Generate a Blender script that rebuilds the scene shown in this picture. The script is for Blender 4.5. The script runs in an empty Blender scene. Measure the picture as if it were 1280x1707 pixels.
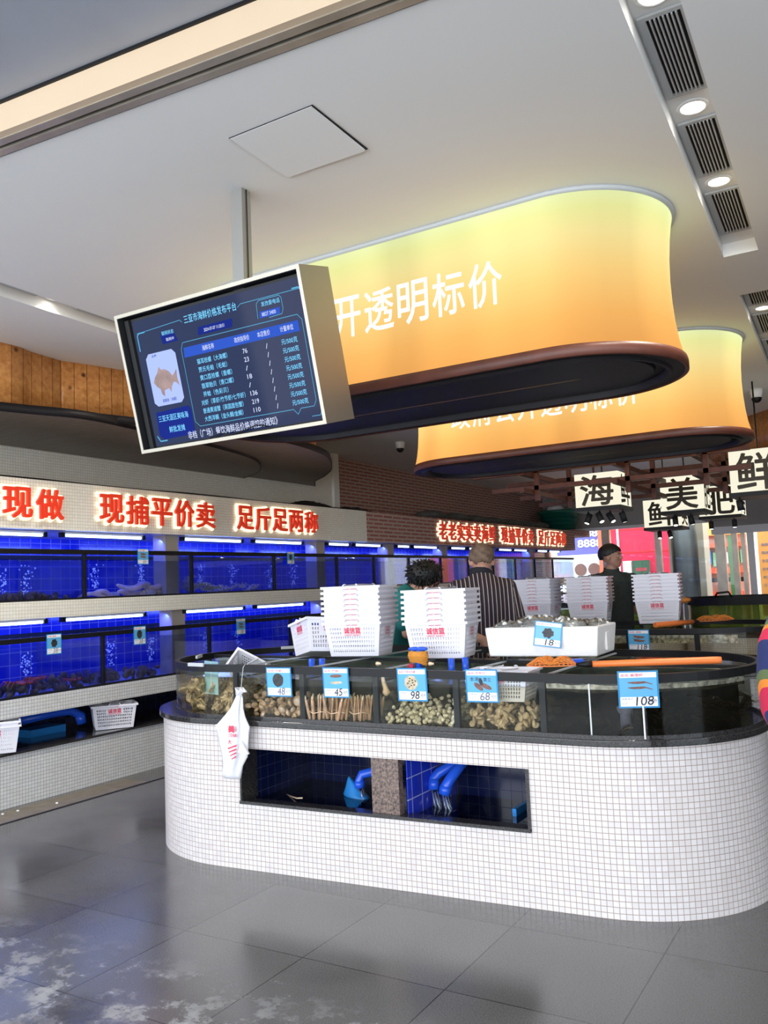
import bpy, bmesh, math, random
from mathutils import Vector, Matrix, Euler
random.seed(7)
C = bpy.context.scene.collection
PI = math.pi
# ------------------------------------------------------------------ camera
cam_data = bpy.data.cameras.new('camera'); cam = bpy.data.objects.new('camera', cam_data); C.objects.link(cam)
cam_data.sensor_fit = 'VERTICAL'; cam_data.sensor_height = 36.0; cam_data.lens = 36.0 * 1416 / 1707
cam_data.clip_start = 0.05; cam_data.clip_end = 200
cam.matrix_world = Matrix(((0.856852, 0.081422, 0.509092, 0), (0.513886, -0.055318, -0.856073, 0), (-0.041541, 0.995143, -0.089241, 1.40), (0, 0, 0, 1)))
bpy.context.scene.camera = cam
# ------------------------------------------------------------------ world, lights, exposure
w = bpy.data.worlds.new('sky'); bpy.context.scene.world = w; w.use_nodes = True
bg = w.node_tree.nodes['Background']; bg.inputs[0].default_value = (0.80, 0.90, 1.0, 1); bg.inputs[1].default_value = 3.0
vs = bpy.context.scene.view_settings
vs.view_transform = 'Standard'; vs.look = 'None'; vs.gamma = 1; vs.exposure = 0.36; vs.use_curve_mapping = False
def area(name, loc, rot, sx, sy, power, col=(1,1,1), spread=None):
    l = bpy.data.lights.new(name, 'AREA'); l.shape = 'RECTANGLE'; l.size = sx; l.size_y = sy; l.energy = power; l.color = col
    if spread: l.spread = spread
    o = bpy.data.objects.new(name, l); C.objects.link(o); o.location = loc; o.rotation_euler = rot
    return o
area('daylight_entrance', (-1.0, -3.2, 1.5), (math.radians(98), 0, 0), 12, 2.8, 250, (0.94, 0.96, 1.0))
area('daylight_far_street', (-2.0, 21.0, 5.0), (math.radians(-35), 0, 0), 14, 4, 1800, (1.0, 0.97, 0.93))
bpy.context.scene.cycles.max_bounces = 8
bpy.context.scene.cycles.transparent_max_bounces = 24
bpy.context.scene.cycles.sample_clamp_indirect = 4.0
bpy.context.scene.cycles.caustics_reflective = False
bpy.context.scene.cycles.caustics_refractive = False
# ------------------------------------------------------------------ materials
def nodes(name):
    m = bpy.data.materials.new(name); m.use_nodes = True; nt = m.node_tree
    return m, nt, nt.nodes['Principled BSDF']
def N(nt, t, **k):
    n = nt.nodes.new(t)
    for a, b in k.items(): setattr(n, a, b)
    return n
def c4(c): return (c[0], c[1], c[2], 1)
def pm(name, col, rough=0.5, metal=0.0, spec=0.5, var=0.0, vscale=8.0, bump=0.0, emit=None, es=0.0, alpha=None, coat=0, trans=0, sss=0):
    m, nt, b = nodes(name)
    b.inputs['Base Color'].default_value = c4(col); b.inputs['Roughness'].default_value = rough
    b.inputs['Metallic'].default_value = metal; b.inputs['Specular IOR Level'].default_value = spec
    if coat: b.inputs['Coat Weight'].default_value = coat
    if trans: b.inputs['Transmission Weight'].default_value = trans
    if sss: b.inputs['Subsurface Weight'].default_value = sss; b.inputs['Subsurface Radius'].default_value = (.02,.01,.01)
    if emit: b.inputs['Emission Color'].default_value = c4(emit); b.inputs['Emission Strength'].default_value = es
    if alpha is not None: b.inputs['Alpha'].default_value = alpha
    if var or bump:
        tc = N(nt, 'ShaderNodeTexCoord'); no = N(nt, 'ShaderNodeTexNoise'); no.inputs['Scale'].default_value = vscale; no.inputs['Detail'].default_value = 6
        nt.links.new(tc.outputs['Object'], no.inputs['Vector'])
        if var:
            r = N(nt, 'ShaderNodeValToRGB'); e = r.color_ramp.elements
            e[0].position = .3; e[1].position = .7
            e[0].color = c4([x*(1-var) for x in col]); e[1].color = c4([min(1, x*(1+var)) for x in col])
            nt.links.new(no.outputs['Fac'], r.inputs[0]); nt.links.new(r.outputs[0], b.inputs['Base Color'])
        if bump:
            bp = N(nt, 'ShaderNodeBump'); bp.inputs['Strength'].default_value = bump; bp.inputs['Distance'].default_value = .01
            nt.links.new(no.outputs['Fac'], bp.inputs['Height']); nt.links.new(bp.outputs[0], b.inputs['Normal'])
    return m
def em(name, col, s):
    m = bpy.data.materials.new(name); m.use_nodes = True; nt = m.node_tree; nt.nodes.clear()
    o = N(nt, 'ShaderNodeOutputMaterial'); e = N(nt, 'ShaderNodeEmission'); e.inputs[0].default_value = c4(col); e.inputs[1].default_value = s
    nt.links.new(e.outputs[0], o.inputs[0]); return m
def mosaic(name, size, gap, ca, cb, grout, rough=.25, dirt=0.0, off=0.0, w2=None, coat=0.0, dirtcol=(.45,.36,.26)):
    m, nt, b = nodes(name)
    tc = N(nt, 'ShaderNodeTexCoord'); br = N(nt, 'ShaderNodeTexBrick'); br.offset = off; br.squash = 1
    br.inputs['Scale'].default_value = 1; br.inputs['Brick Width'].default_value = w2 or size; br.inputs['Row Height'].default_value = size
    br.inputs['Mortar Size'].default_value = gap; br.inputs['Mortar Smooth'].default_value = .1
    br.inputs['Color1'].default_value = c4(ca); br.inputs['Color2'].default_value = c4(cb); br.inputs['Mortar'].default_value = c4(grout)
    nt.links.new(tc.outputs['UV'], br.inputs['Vector'])
    no = N(nt, 'ShaderNodeTexNoise'); no.inputs['Scale'].default_value = 3.5; no.inputs['Detail'].default_value = 8
    nt.links.new(tc.outputs['UV'], no.inputs['Vector'])
    if dirt:
        mx = N(nt, 'ShaderNodeMixRGB'); mx.blend_type = 'MIX'; mx.inputs[2].default_value = c4(dirtcol)
        rr = N(nt, 'ShaderNodeMapRange'); rr.inputs[1].default_value = .45; rr.inputs[2].default_value = .85; rr.inputs[4].default_value = dirt
        nt.links.new(no.outputs['Fac'], rr.inputs[0]); nt.links.new(rr.outputs[0], mx.inputs[0]); nt.links.new(br.outputs['Color'], mx.inputs[1])
        nt.links.new(mx.outputs[0], b.inputs['Base Color'])
    else: nt.links.new(br.outputs['Color'], b.inputs['Base Color'])
    mr = N(nt, 'ShaderNodeMapRange'); mr.inputs[3].default_value = rough; mr.inputs[4].default_value = .8
    nt.links.new(br.outputs['Fac'], mr.inputs[0]); nt.links.new(mr.outputs[0], b.inputs['Roughness'])
    bp = N(nt, 'ShaderNodeBump'); bp.inputs['Strength'].default_value = .5; bp.inputs['Distance'].default_value = .003; bp.invert = True
    nt.links.new(br.outputs['Fac'], bp.inputs['Height']); nt.links.new(bp.outputs[0], b.inputs['Normal'])
    return m
def glass(name, tint=(.93, .97, .96), refl=1.0, murk=0.0, mcol=(.2, .2, .1), rough=0.02, ior=1.5):
    # thin pane: transparent tint with a Fresnel reflection
    m = bpy.data.materials.new(name); m.use_nodes = True; nt = m.node_tree; nt.nodes.clear()
    o = N(nt, 'ShaderNodeOutputMaterial'); t = N(nt, 'ShaderNodeBsdfTransparent'); t.inputs[0].default_value = c4(tint)
    g = N(nt, 'ShaderNodeBsdfGlossy'); g.inputs['Roughness'].default_value = rough; f = N(nt, 'ShaderNodeFresnel'); f.inputs[0].default_value = ior
    mu = N(nt, 'ShaderNodeMath', operation='MULTIPLY'); mu.inputs[1].default_value = refl
    mx = N(nt, 'ShaderNodeMixShader'); nt.links.new(f.outputs[0], mu.inputs[0]); nt.links.new(mu.outputs[0], mx.inputs[0])
    src = t
    if murk:
        d = N(nt, 'ShaderNodeBsdfDiffuse'); d.inputs[0].default_value = c4(mcol)
        m2 = N(nt, 'ShaderNodeMixShader'); m2.inputs[0].default_value = murk
        nt.links.new(t.outputs[0], m2.inputs[1]); nt.links.new(d.outputs[0], m2.inputs[2]); src = m2
    nt.links.new(src.outputs[0], mx.inputs[1]); nt.links.new(g.outputs[0], mx.inputs[2]); nt.links.new(mx.outputs[0], o.inputs[0])
    return m
M = {}
M['tile_white'] = mosaic('white_mosaic', .0255, .0015, (.79,.75,.745), (.71,.665,.655), (.40,.30,.25), dirt=.22, dirtcol=(.66,.54,.46))
M['tile_stand'] = mosaic('white_mosaic_stand', .0245, .0013, (.78,.79,.79), (.70,.71,.71), (.30,.28,.26), dirt=.2)
M['tile_cream'] = mosaic('cream_mosaic', .0245, .0013, (.86,.83,.74), (.80,.77,.68), (.50,.47,.40), dirt=.15)
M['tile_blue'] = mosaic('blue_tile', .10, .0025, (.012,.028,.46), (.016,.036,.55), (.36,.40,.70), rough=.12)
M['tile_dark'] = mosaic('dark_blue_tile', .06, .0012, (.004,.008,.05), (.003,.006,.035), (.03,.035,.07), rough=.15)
M['brick'] = mosaic('red_strip_brick', .048, .013, (.30,.085,.07), (.38,.125,.095), (.46,.35,.29), rough=.7, off=.5, w2=.23)
M['ceiling'] = pm('ceiling_paint', (.86,.86,.84), .8, var=.02, vscale=.8)
M['outer_ceiling'] = pm('outer_canopy_paint', (.34,.36,.41), .55, var=.06, vscale=3)
M['white_wall'] = pm('white_paint', (.78,.77,.74), .7)
M['granite'] = pm('dark_granite', (.03,.028,.028), .12, var=.8, vscale=160)
M['granite_blue'] = pm('dark_blue_granite', (.02,.02,.045), .12, var=.7, vscale=160)
M['granite_brown'] = pm('speckled_brown_granite', (.16,.11,.09), .3, var=.85, vscale=90)
M['black'] = pm('black_frame', (.008,.008,.009), .45, spec=.25)
M['black_matt'] = pm('black_matt', (.01,.01,.011), .7)
M['glass'] = glass('tank_glass', (.95,.98,.97), .5, ior=1.4)
M['glass_far'] = glass('shelf_tank_glass', (.88,.92,.97), .42, ior=1.4)
M['water_blue'] = glass('blue_water_face', (.72,.72,.82), .15, .025, (.03,.07,.28)); M['water_blue_top'] = glass('blue_water_surface', (.50,.56,.80), .3, .03, (.05,.10,.4))
M['water_clear'] = glass('tank_water', (.95,.90,.79), .15, .05, (.26,.19,.10))
M['water_dark'] = glass('dark_tank_water', (.42,.40,.34), .12, .35, (.010,.009,.007))
M['water_top'] = glass('water_surface', (.62,.68,.62), .9, .38, (.24,.28,.24), rough=.08, ior=1.4)
M['water_black'] = pm('black_water', (.002,.003,.008), .04)
M['water_green'] = glass('green_water', (.50,.58,.22), .3, .45, (.19,.22,.06))
M['steel'] = pm('brushed_steel', (.40,.36,.29), .40, .75, var=.05, vscale=2)
M['steel_dark'] = pm('brushed_steel_pole', (.46,.45,.42), .4, .8)
M['alu'] = pm('anodised_aluminium', (.55,.49,.40), .4, .7, var=.15, vscale=6)
M['cream_panel'] = pm('cream_fascia', (.70,.53,.36), .6, var=.03, vscale=2)
M['basket'] = pm('white_plastic', (.84,.82,.88), .35)
M['red_print'] = pm('red_print', (.75,.05,.10), .5)
M['foam'] = pm('white_foam', (.92,.89,.88), .75, var=.03, vscale=30, bump=.3)
M['blue_pipe'] = pm('blue_plastic_pipe', (.02,.11,.75), .3)
M['blue_bag'] = pm('blue_plastic_bag', (.02,.22,.60), .35)
M['orange'] = pm('orange_plastic', (.90,.22,.05), .35)
M['orange_net'] = pm('orange_net', (.92,.30,.05), .5)
M['led_blue'] = em('blue_white_led', (.26,.40,1.0), 12)
M['red_letter'] = pm('red_acrylic', (.62,.03,.015), .35, emit=(.8,.04,.01), es=.25)
M['tan_pillar'] = pm('tan_pillar_tile', (.42,.36,.28), .6)
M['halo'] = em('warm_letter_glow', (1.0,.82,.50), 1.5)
M['letter_white'] = em('white_sign_print', (1,.97,.88), .95)
M['down'] = em('downlight_lens', (1,.95,.85), 6)
M['white_trim'] = pm('white_trim', (.80,.80,.79), .45)
M['grille'] = pm('grille_grey', (.52,.54,.55), .5)
M['dark_void'] = pm('dark_void', (.012,.010,.009), .9)
M['red_brown'] = pm('red_brown_lacquer', (.12,.035,.02), .45, var=.2, vscale=10)
M['under_dark'] = pm('dark_underside', (.014,.012,.014), .5, spec=.3)
M['green_pot'] = pm('green_plastic', (.01,.13,.10), .4)
M['skin'] = pm('skin', (.60,.32,.22), .5, sss=.05)
M['skin2'] = pm('skin_tan', (.42,.22,.15), .5, sss=.05)
M['hair'] = pm('black_hair', (.006,.005,.005), .45, bump=.8, vscale=60)
M['hair_grey'] = pm('greying_hair', (.17,.11,.075), .8, var=.5, vscale=30)
M['teal'] = pm('teal_shirt', (.012,.17,.16), .8, var=.1, vscale=20)
M['charcoal'] = pm('charcoal_polo', (.035,.045,.042), .8, var=.15, vscale=30)
M['trousers'] = pm('dark_trousers', (.012,.013,.02), .8)
M['card_blue'] = pm('card_border_blue', (.01,.24,.52), .3)
M['card_sky'] = pm('card_light_blue', (.11,.42,.72), .3)
M['card_white'] = pm('card_white', (.88,.88,.92), .3)
M['ink'] = pm('black_ink', (.01,.01,.02), .5)
M['ink_grey'] = pm('grey_ink', (.16,.17,.24), .5)
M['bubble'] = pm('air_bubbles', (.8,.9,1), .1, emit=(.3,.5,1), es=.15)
M['bag_white'] = pm('white_polythene', (.88,.87,.92), .3, trans=.15)
M['tank_rock'] = pm('coral_rubble', (.10,.07,.045), .8, var=.7, vscale=30, bump=1)
M['kraft'] = pm('floor_drain_cover', (.20,.17,.13), .5, var=.2, vscale=12)
def wood(name, ca, cb, rough=.4, plank=None, grain=(2.0, 2.0, .25), knots=True):
    m, nt, b = nodes(name); tc = N(nt, 'ShaderNodeTexCoord'); mp = N(nt, 'ShaderNodeMapping'); mp.inputs['Scale'].default_value = grain
    no = N(nt, 'ShaderNodeTexNoise'); no.inputs['Scale'].default_value = 12; no.inputs['Detail'].default_value = 8; no.inputs['Distortion'].default_value = .6
    nt.links.new(tc.outputs['UV'], mp.inputs[0]); nt.links.new(mp.outputs[0], no.inputs['Vector'])
    r = N(nt, 'ShaderNodeValToRGB'); r.color_ramp.elements[0].color = c4(ca); r.color_ramp.elements[1].color = c4(cb); r.color_ramp.elements[0].position = .3; r.color_ramp.elements[1].position = .72
    nt.links.new(no.outputs['Fac'], r.inputs[0]); out = r.outputs[0]
    if plank:
        br = N(nt, 'ShaderNodeTexBrick'); br.offset = 0; br.inputs['Scale'].default_value = 1; br.inputs['Brick Width'].default_value = plank; br.inputs['Row Height'].default_value = 50
        br.inputs['Mortar Size'].default_value = .0022; br.inputs['Color1'].default_value = (1,1,1,1); br.inputs['Color2'].default_value = (.72,.72,.72,1); br.inputs['Mortar'].default_value = (.12,.08,.05,1)
        nt.links.new(tc.outputs['UV'], br.inputs['Vector']); mx = N(nt, 'ShaderNodeMixRGB'); mx.blend_type = 'MULTIPLY'; mx.inputs[0].default_value = 1
        nt.links.new(out, mx.inputs[1]); nt.links.new(br.outputs['Color'], mx.inputs[2]); out = mx.outputs[0]
    if knots:
        vo = N(nt, 'ShaderNodeTexVoronoi'); vo.inputs['Scale'].default_value = 5; nt.links.new(tc.outputs['UV'], vo.inputs['Vector'])
        k = N(nt, 'ShaderNodeMapRange'); k.inputs[1].default_value = .04; k.inputs[2].default_value = .12; nt.links.new(vo.outputs['Distance'], k.inputs[0])
        m3 = N(nt, 'ShaderNodeMixRGB'); m3.inputs[1].default_value = (.10,.03,.01,1); nt.links.new(k.outputs[0], m3.inputs[0]); nt.links.new(out, m3.inputs[2]); out = m3.outputs[0]
    nt.links.new(out, b.inputs['Base Color']); b.inputs['Roughness'].default_value = rough
    return m
M['pine'] = wood('knotty_pine_boards', (.52,.19,.045), (.78,.36,.11), .4, plank=.098)
M['soffit'] = wood('dark_soffit_veneer', (.13,.10,.08), (.20,.155,.13), .45, grain=(.3,2.5,1), knots=False)
M['slat'] = wood('dark_red_timber', (.07,.018,.012), (.12,.035,.022), .6, grain=(1,1,1), knots=False)
def floor_mat():
    m, nt, b = nodes('wet_granite_paving'); tc = N(nt, 'ShaderNodeTexCoord')
    mp = N(nt, 'ShaderNodeMapping'); mp.inputs['Location'].default_value = (.24, -.29, 0)
    br = N(nt, 'ShaderNodeTexBrick'); br.offset = 0; br.inputs['Scale'].default_value = 1; br.inputs['Brick Width'].default_value = .61; br.inputs['Row Height'].default_value = .61
    br.inputs['Mortar Size'].default_value = .0025; br.inputs['Color1'].default_value = (.108,.106,.105,1); br.inputs['Color2'].default_value = (.085,.083,.083,1); br.inputs['Mortar'].default_value = (.02,.018,.016,1)
    nt.links.new(tc.outputs['Object'], mp.inputs[0]); nt.links.new(mp.outputs[0], br.inputs['Vector'])
    fine = N(nt, 'ShaderNodeTexNoise'); fine.inputs['Scale'].default_value = 180; fine.inputs['Detail'].default_value = 3; nt.links.new(tc.outputs['Object'], fine.inputs['Vector'])
    big = N(nt, 'ShaderNodeTexNoise'); big.inputs['Scale'].default_value = 1.7; big.inputs['Detail'].default_value = 5; nt.links.new(tc.outputs['Object'], big.inputs['Vector'])
    stn = N(nt, 'ShaderNodeTexNoise'); stn.inputs['Scale'].default_value = 5.5; stn.inputs['Detail'].default_value = 12; stn.inputs['Roughness'].default_value = .72; nt.links.new(tc.outputs['Object'], stn.inputs['Vector'])
    m1 = N(nt, 'ShaderNodeMixRGB'); m1.blend_type = 'OVERLAY'; m1.inputs[0].default_value = .8; nt.links.new(br.outputs['Color'], m1.inputs[1]); nt.links.new(fine.outputs['Fac'], m1.inputs[2])
    # lime stains on the paving near the entrance (object coordinates, y < 2.6)
    sep = N(nt, 'ShaderNodeSeparateXYZ'); nt.links.new(tc.outputs['Object'], sep.inputs[0])
    ymap = N(nt, 'ShaderNodeMapRange'); ymap.inputs[1].default_value = 2.55; ymap.inputs[2].default_value = 2.15; nt.links.new(sep.outputs['Y'], ymap.inputs[0])
    th = N(nt, 'ShaderNodeMapRange'); th.inputs[1].default_value = .505; th.inputs[2].default_value = .60; nt.links.new(stn.outputs['Fac'], th.inputs[0])
    mu = N(nt, 'ShaderNodeMath', operation='MULTIPLY'); nt.links.new(ymap.outputs[0], mu.inputs[0]); nt.links.new(th.outputs[0], mu.inputs[1])
    m2 = N(nt, 'ShaderNodeMixRGB'); m2.inputs[2].default_value = (.42,.43,.45,1); nt.links.new(m1.outputs[0], m2.inputs[1])
    mu2 = N(nt, 'ShaderNodeMath', operation='MULTIPLY'); mu2.inputs[1].default_value = .75; nt.links.new(mu.outputs[0], mu2.inputs[0]); nt.links.new(mu2.outputs[0], m2.inputs[0])
    dk = N(nt, 'ShaderNodeMapRange'); dk.inputs[1].default_value = .60; dk.inputs[2].default_value = .68; dk.inputs[4].default_value = .7; nt.links.new(big.outputs['Fac'], dk.inputs[0])
    m3 = N(nt, 'ShaderNodeMixRGB'); m3.inputs[2].default_value = (.04,.036,.03,1); nt.links.new(dk.outputs[0], m3.inputs[0]); nt.links.new(m2.outputs[0], m3.inputs[1])
    nt.links.new(m3.outputs[0], b.inputs['Base Color'])
    ro = N(nt, 'ShaderNodeMapRange'); ro.inputs[1].default_value = .35; ro.inputs[2].default_value = .65; ro.inputs[3].default_value = .27; ro.inputs[4].default_value = .08; nt.links.new(big.outputs['Fac'], ro.inputs[0])
    ad = N(nt, 'ShaderNodeMath', operation='ADD'); m4 = N(nt, 'ShaderNodeMath', operation='MULTIPLY'); m4.inputs[1].default_value = .3; nt.links.new(mu.outputs[0], m4.inputs[0])
    nt.links.new(ro.outputs[0], ad.inputs[0]); nt.links.new(m4.outputs[0], ad.inputs[1]); nt.links.new(ad.outputs[0], b.inputs['Roughness'])
    bp = N(nt, 'ShaderNodeBump'); bp.inputs['Strength'].default_value = .2; bp.inputs['Distance'].default_value = .004; nt.links.new(stn.outputs['Fac'], bp.inputs['Height']); nt.links.new(bp.outputs[0], b.inputs['Normal'])
    b.inputs['Specular IOR Level'].default_value = .85
    return m
M['floor'] = floor_mat()
def lantern_mat():
    # backlit printed fabric: the print runs from pale lime at the top to orange at the foot; glow bands of tubes behind are painted into the emission
    m = bpy.data.materials.new('backlit_printed_fabric'); m.use_nodes = True; nt = m.node_tree; nt.nodes.clear()
    o = N(nt, 'ShaderNodeOutputMaterial'); e = N(nt, 'ShaderNodeEmission'); tc = N(nt, 'ShaderNodeTexCoord'); sp = N(nt, 'ShaderNodeSeparateXYZ')
    nt.links.new(tc.outputs['UV'], sp.inputs[0]); r = N(nt, 'ShaderNodeValToRGB'); cr = r.color_ramp
    cr.elements[0].position = 0; cr.elements[0].color = (.72,.33,.085,1); cr.elements[1].position = 1; cr.elements[1].color = (.66,.72,.36,1)
    for p, c in ((.22,(.78,.40,.11,1)),(.5,(.80,.53,.18,1)),(.75,(.76,.64,.27,1)),(.9,(.68,.68,.28,1))):
        x = cr.elements.new(p); x.color = c
    no = N(nt, 'ShaderNodeTexNoise'); no.noise_dimensions = '1D'; no.inputs['Scale'].default_value = 1.9; no.inputs['Detail'].default_value = 1
    nt.links.new(sp.outputs['X'], no.inputs['W']); mr = N(nt, 'ShaderNodeMapRange'); mr.inputs[1].default_value = .35; mr.inputs[2].default_value = .68; mr.inputs[3].default_value = .92; mr.inputs[4].default_value = 1.22
    nt.links.new(no.outputs['Fac'], mr.inputs[0]); nt.links.new(sp.outputs['Y'], r.inputs[0]); nt.links.new(r.outputs[0], e.inputs[0]); nt.links.new(mr.outputs[0], e.inputs[1])
    nt.links.new(e.outputs[0], o.inputs[0]); return m
M['lantern'] = lantern_mat()
# ------------------------------------------------------------------ mesh building
ORI = {}
def base(o): return ORI.get(o.name, Vector((0,0,0)))
class MB:
    def __init__(s): s.v = []; s.f = []; s.m = []; s.uv = {}; s.sm = []
    def face(s, idx, mi=0, uv=None, sm=False):
        s.f.append(tuple(idx)); s.m.append(mi); s.sm.append(sm)
        if uv: s.uv[len(s.f)-1] = uv
    def add(s, vs): k = len(s.v); s.v += [tuple(p) for p in vs]; return k
    def box(s, c, sz, R=None, mi=0):
        hx, hy, hz = [x/2 for x in sz]; k = len(s.v)
        for x, y, z in ((-1,-1,-1),(1,-1,-1),(1,1,-1),(-1,1,-1),(-1,-1,1),(1,-1,1),(1,1,1),(-1,1,1)):
            p = Vector((x*hx, y*hy, z*hz))
            if R is not None: p = R @ p
            s.v.append(tuple(p + Vector(c)))
        for q in ((0,3,2,1),(4,5,6,7),(0,1,5,4),(1,2,6,5),(2,3,7,6),(3,0,4,7)): s.face([k+i for i in q], mi)
        return s
    def bb(s, x0, x1, y0, y1, z0, z1, mi=0): return s.box(((x0+x1)/2, (y0+y1)/2, (z0+z1)/2), (abs(x1-x0), abs(y1-y0), abs(z1-z0)), None, mi)
    def tube(s, pts, r, n=10, mi=0, cap=True, sm=True):
        pts = [Vector(p) for p in pts]; rs = r if isinstance(r, (list, tuple)) else [r]*len(pts); k0 = len(s.v); up = None
        for i, p in enumerate(pts):
            d = (pts[min(i+1, len(pts)-1)] - pts[max(i-1, 0)]).normalized()
            if up is None:
                up = Vector((0,0,1)) if abs(d.z) < .9 else Vector((1,0,0))
            a = d.cross(up).normalized(); b = a.cross(d).normalized(); up = b
            for j in range(n):
                t = 2*PI*j/n; s.v.append(tuple(p + (a*math.cos(t) + b*math.sin(t))*rs[i]))
        for i in range(len(pts)-1):
            for j in range(n):
                j2 = (j+1) % n; s.face((k0+i*n+j, k0+i*n+j2, k0+(i+1)*n+j2, k0+(i+1)*n+j), mi, None, sm)
        if cap:
            s.face([k0+j for j in range(n)][::-1], mi); s.face([k0+(len(pts)-1)*n+j for j in range(n)], mi)
        return s
    def ell(s, c, r, R=None, n=12, m=8, mi=0, fn=None):
        k = len(s.v); c = Vector(c)
        for i in range(m+1):
            th = PI*i/m
            for j in range(n):
                ph = 2*PI*j/n; p = Vector((math.sin(th)*math.cos(ph), math.sin(th)*math.sin(ph), math.cos(th)))
                if fn: p = fn(p)
                p = Vector((p.x*r[0], p.y*r[1], p.z*r[2]))
                if R is not None: p = R @ p
                s.v.append(tuple(p + c))
        for i in range(m):
            for j in range(n):
                j2 = (j+1) % n; s.face((k+i*n+j, k+(i+1)*n+j, k+(i+1)*n+j2, k+i*n+j2), mi, None, True)
        return s
    def loft(s, rings, mi=0, cap=True, sm=True, closed=True):
        # rings: equal-length point lists
        k = len(s.v); n = len(rings[0])
        for r in rings: s.v += [tuple(p) for p in r]
        for i in range(len(rings)-1):
            for j in range(n if closed else n-1):
                j2 = (j+1) % n; s.face((k+i*n+j, k+i*n+j2, k+(i+1)*n+j2, k+(i+1)*n+j), mi, None, sm)
        if cap:
            s.face([k+j for j in range(n)][::-1], mi); s.face([k+(len(rings)-1)*n+j for j in range(n)], mi)
        return s
    def poly(s, pts, mi=0): k = s.add(pts); s.face(range(k, k+len(pts)), mi); return s
    def prism(s, xy, z0, z1, mi=0, sm=False):
        return s.loft([[(x,y,z0) for x,y in xy], [(x,y,z1) for x,y in xy]], mi, True, sm)
    def strip(s, pts, zs, mi=0, flip=False, sm=True, skip=None, closed=False, vnorm=False):
        # vertical wall along plan points with UV in metres (arc length, height)
        n = len(pts); ss = [0]
        for i in range(1, n+(1 if closed else 0)):
            a, b = pts[i-1], pts[i % n]; ss.append(ss[-1] + math.hypot(b[0]-a[0], b[1]-a[1]))
        k = len(s.v)
        for z in zs:
            for i, p in enumerate(pts):
                zz = z(p[0], p[1]) if callable(z) else z
                s.v.append((p[0], p[1], zz))
        for r in range(len(zs)-1):
            for i in range(n if closed else n-1):
                j = (i+1) % n
                if skip and skip(i, r): continue
                q = [k+r*n+i, k+r*n+j, k+(r+1)*n+j, k+(r+1)*n+i]
                z0 = s.v[q[0]][2]; z1 = s.v[q[3]][2]
                if vnorm: z0, z1 = r/(len(zs)-1), (r+1)/(len(zs)-1)
                uv = [(ss[i], z0), (ss[i+1], z0), (ss[i+1], z1), (ss[i], z1)]
                if flip: q = q[::-1]; uv = uv[::-1]
                s.face(q, mi, uv, sm)
        return s
    def xform(s, Mx):
        s.v = [tuple(Mx @ Vector(p)) for p in s.v]; return s
    def build(s, name, mat, parent=None, world=True, loc=None, mod=None):
        off = Vector((0,0,0))
        if parent is not None and world: off = base(parent)
        if loc is not None: off = Vector(loc)
        me = bpy.data.meshes.new(name)
        me.from_pydata([tuple(Vector(p) - off) for p in s.v] if off.length else s.v, [], s.f)
        for mm in (mat if isinstance(mat, (list, tuple)) else [mat]): me.materials.append(mm)
        me.polygons.foreach_set('material_index', s.m); me.polygons.foreach_set('use_smooth', s.sm)
        uvl = me.uv_layers.new(name='UVMap')
        for p in me.polygons:
            u = s.uv.get(p.index)
            if u:
                for li, q in zip(p.loop_indices, u): uvl.data[li].uv = q
            else:
                nx, ny, nz = abs(p.normal.x), abs(p.normal.y), abs(p.normal.z)
                for li in p.loop_indices:
                    v = s.v[me.loops[li].vertex_index]
                    uvl.data[li].uv = (v[1], v[2]) if nx >= ny and nx >= nz else ((v[0], v[2]) if ny >= nz else (v[0], v[1]))
        me.update()
        o = bpy.data.objects.new(name, me); C.objects.link(o)
        if parent is not None: o.parent = parent; ORI[o.name] = base(parent)
        elif loc is not None: o.location = loc; ORI[o.name] = Vector(loc)
        if mod: mod(o)
        return o
def bevel(wd=.004, seg=2):
    def f(o):
        b = o.modifiers.new('bevel', 'BEVEL'); b.width = wd; b.segments = seg; b.limit_method = 'ANGLE'
    return f
def solid(t, off=-1):
    def f(o):
        b = o.modifiers.new('solid', 'SOLIDIFY'); b.thickness = t; b.offset = off
    return f
def subs(n=1):
    def f(o):
        b = o.modifiers.new('sub', 'SUBSURF'); b.levels = n; b.render_levels = n
    return f
def tag(o, label=None, cat=None, group=None, kind=None):
    if label: o['label'] = label
    if cat: o['category'] = cat
    if group: o['group'] = group
    if kind: o['kind'] = kind
    return o
def thing(name, label, cat, loc, group=None):
    o = bpy.data.objects.new(name, None); C.objects.link(o); o.location = loc; o.empty_display_size = .1
    ORI[o.name] = Vector(loc); return tag(o, label, cat, group)
def struct(name, mb, mat, mod=None):
    return tag(mb.build(name, mat, mod=mod), kind='structure')
def copy_tree(o, parent=None):
    c = o.copy(); C.objects.link(c); c.parent = parent
    ORI[c.name] = Vector((0,0,0))
    for ch in [x for x in KIDS.get(o.name, [])]: copy_tree(ch, c)
    return c
KIDS = {}
def index_children(o):
    KIDS[o.name] = [x for x in bpy.data.objects if x.parent == o]
    for x in KIDS[o.name]: index_children(x)
TXC = {}
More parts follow.
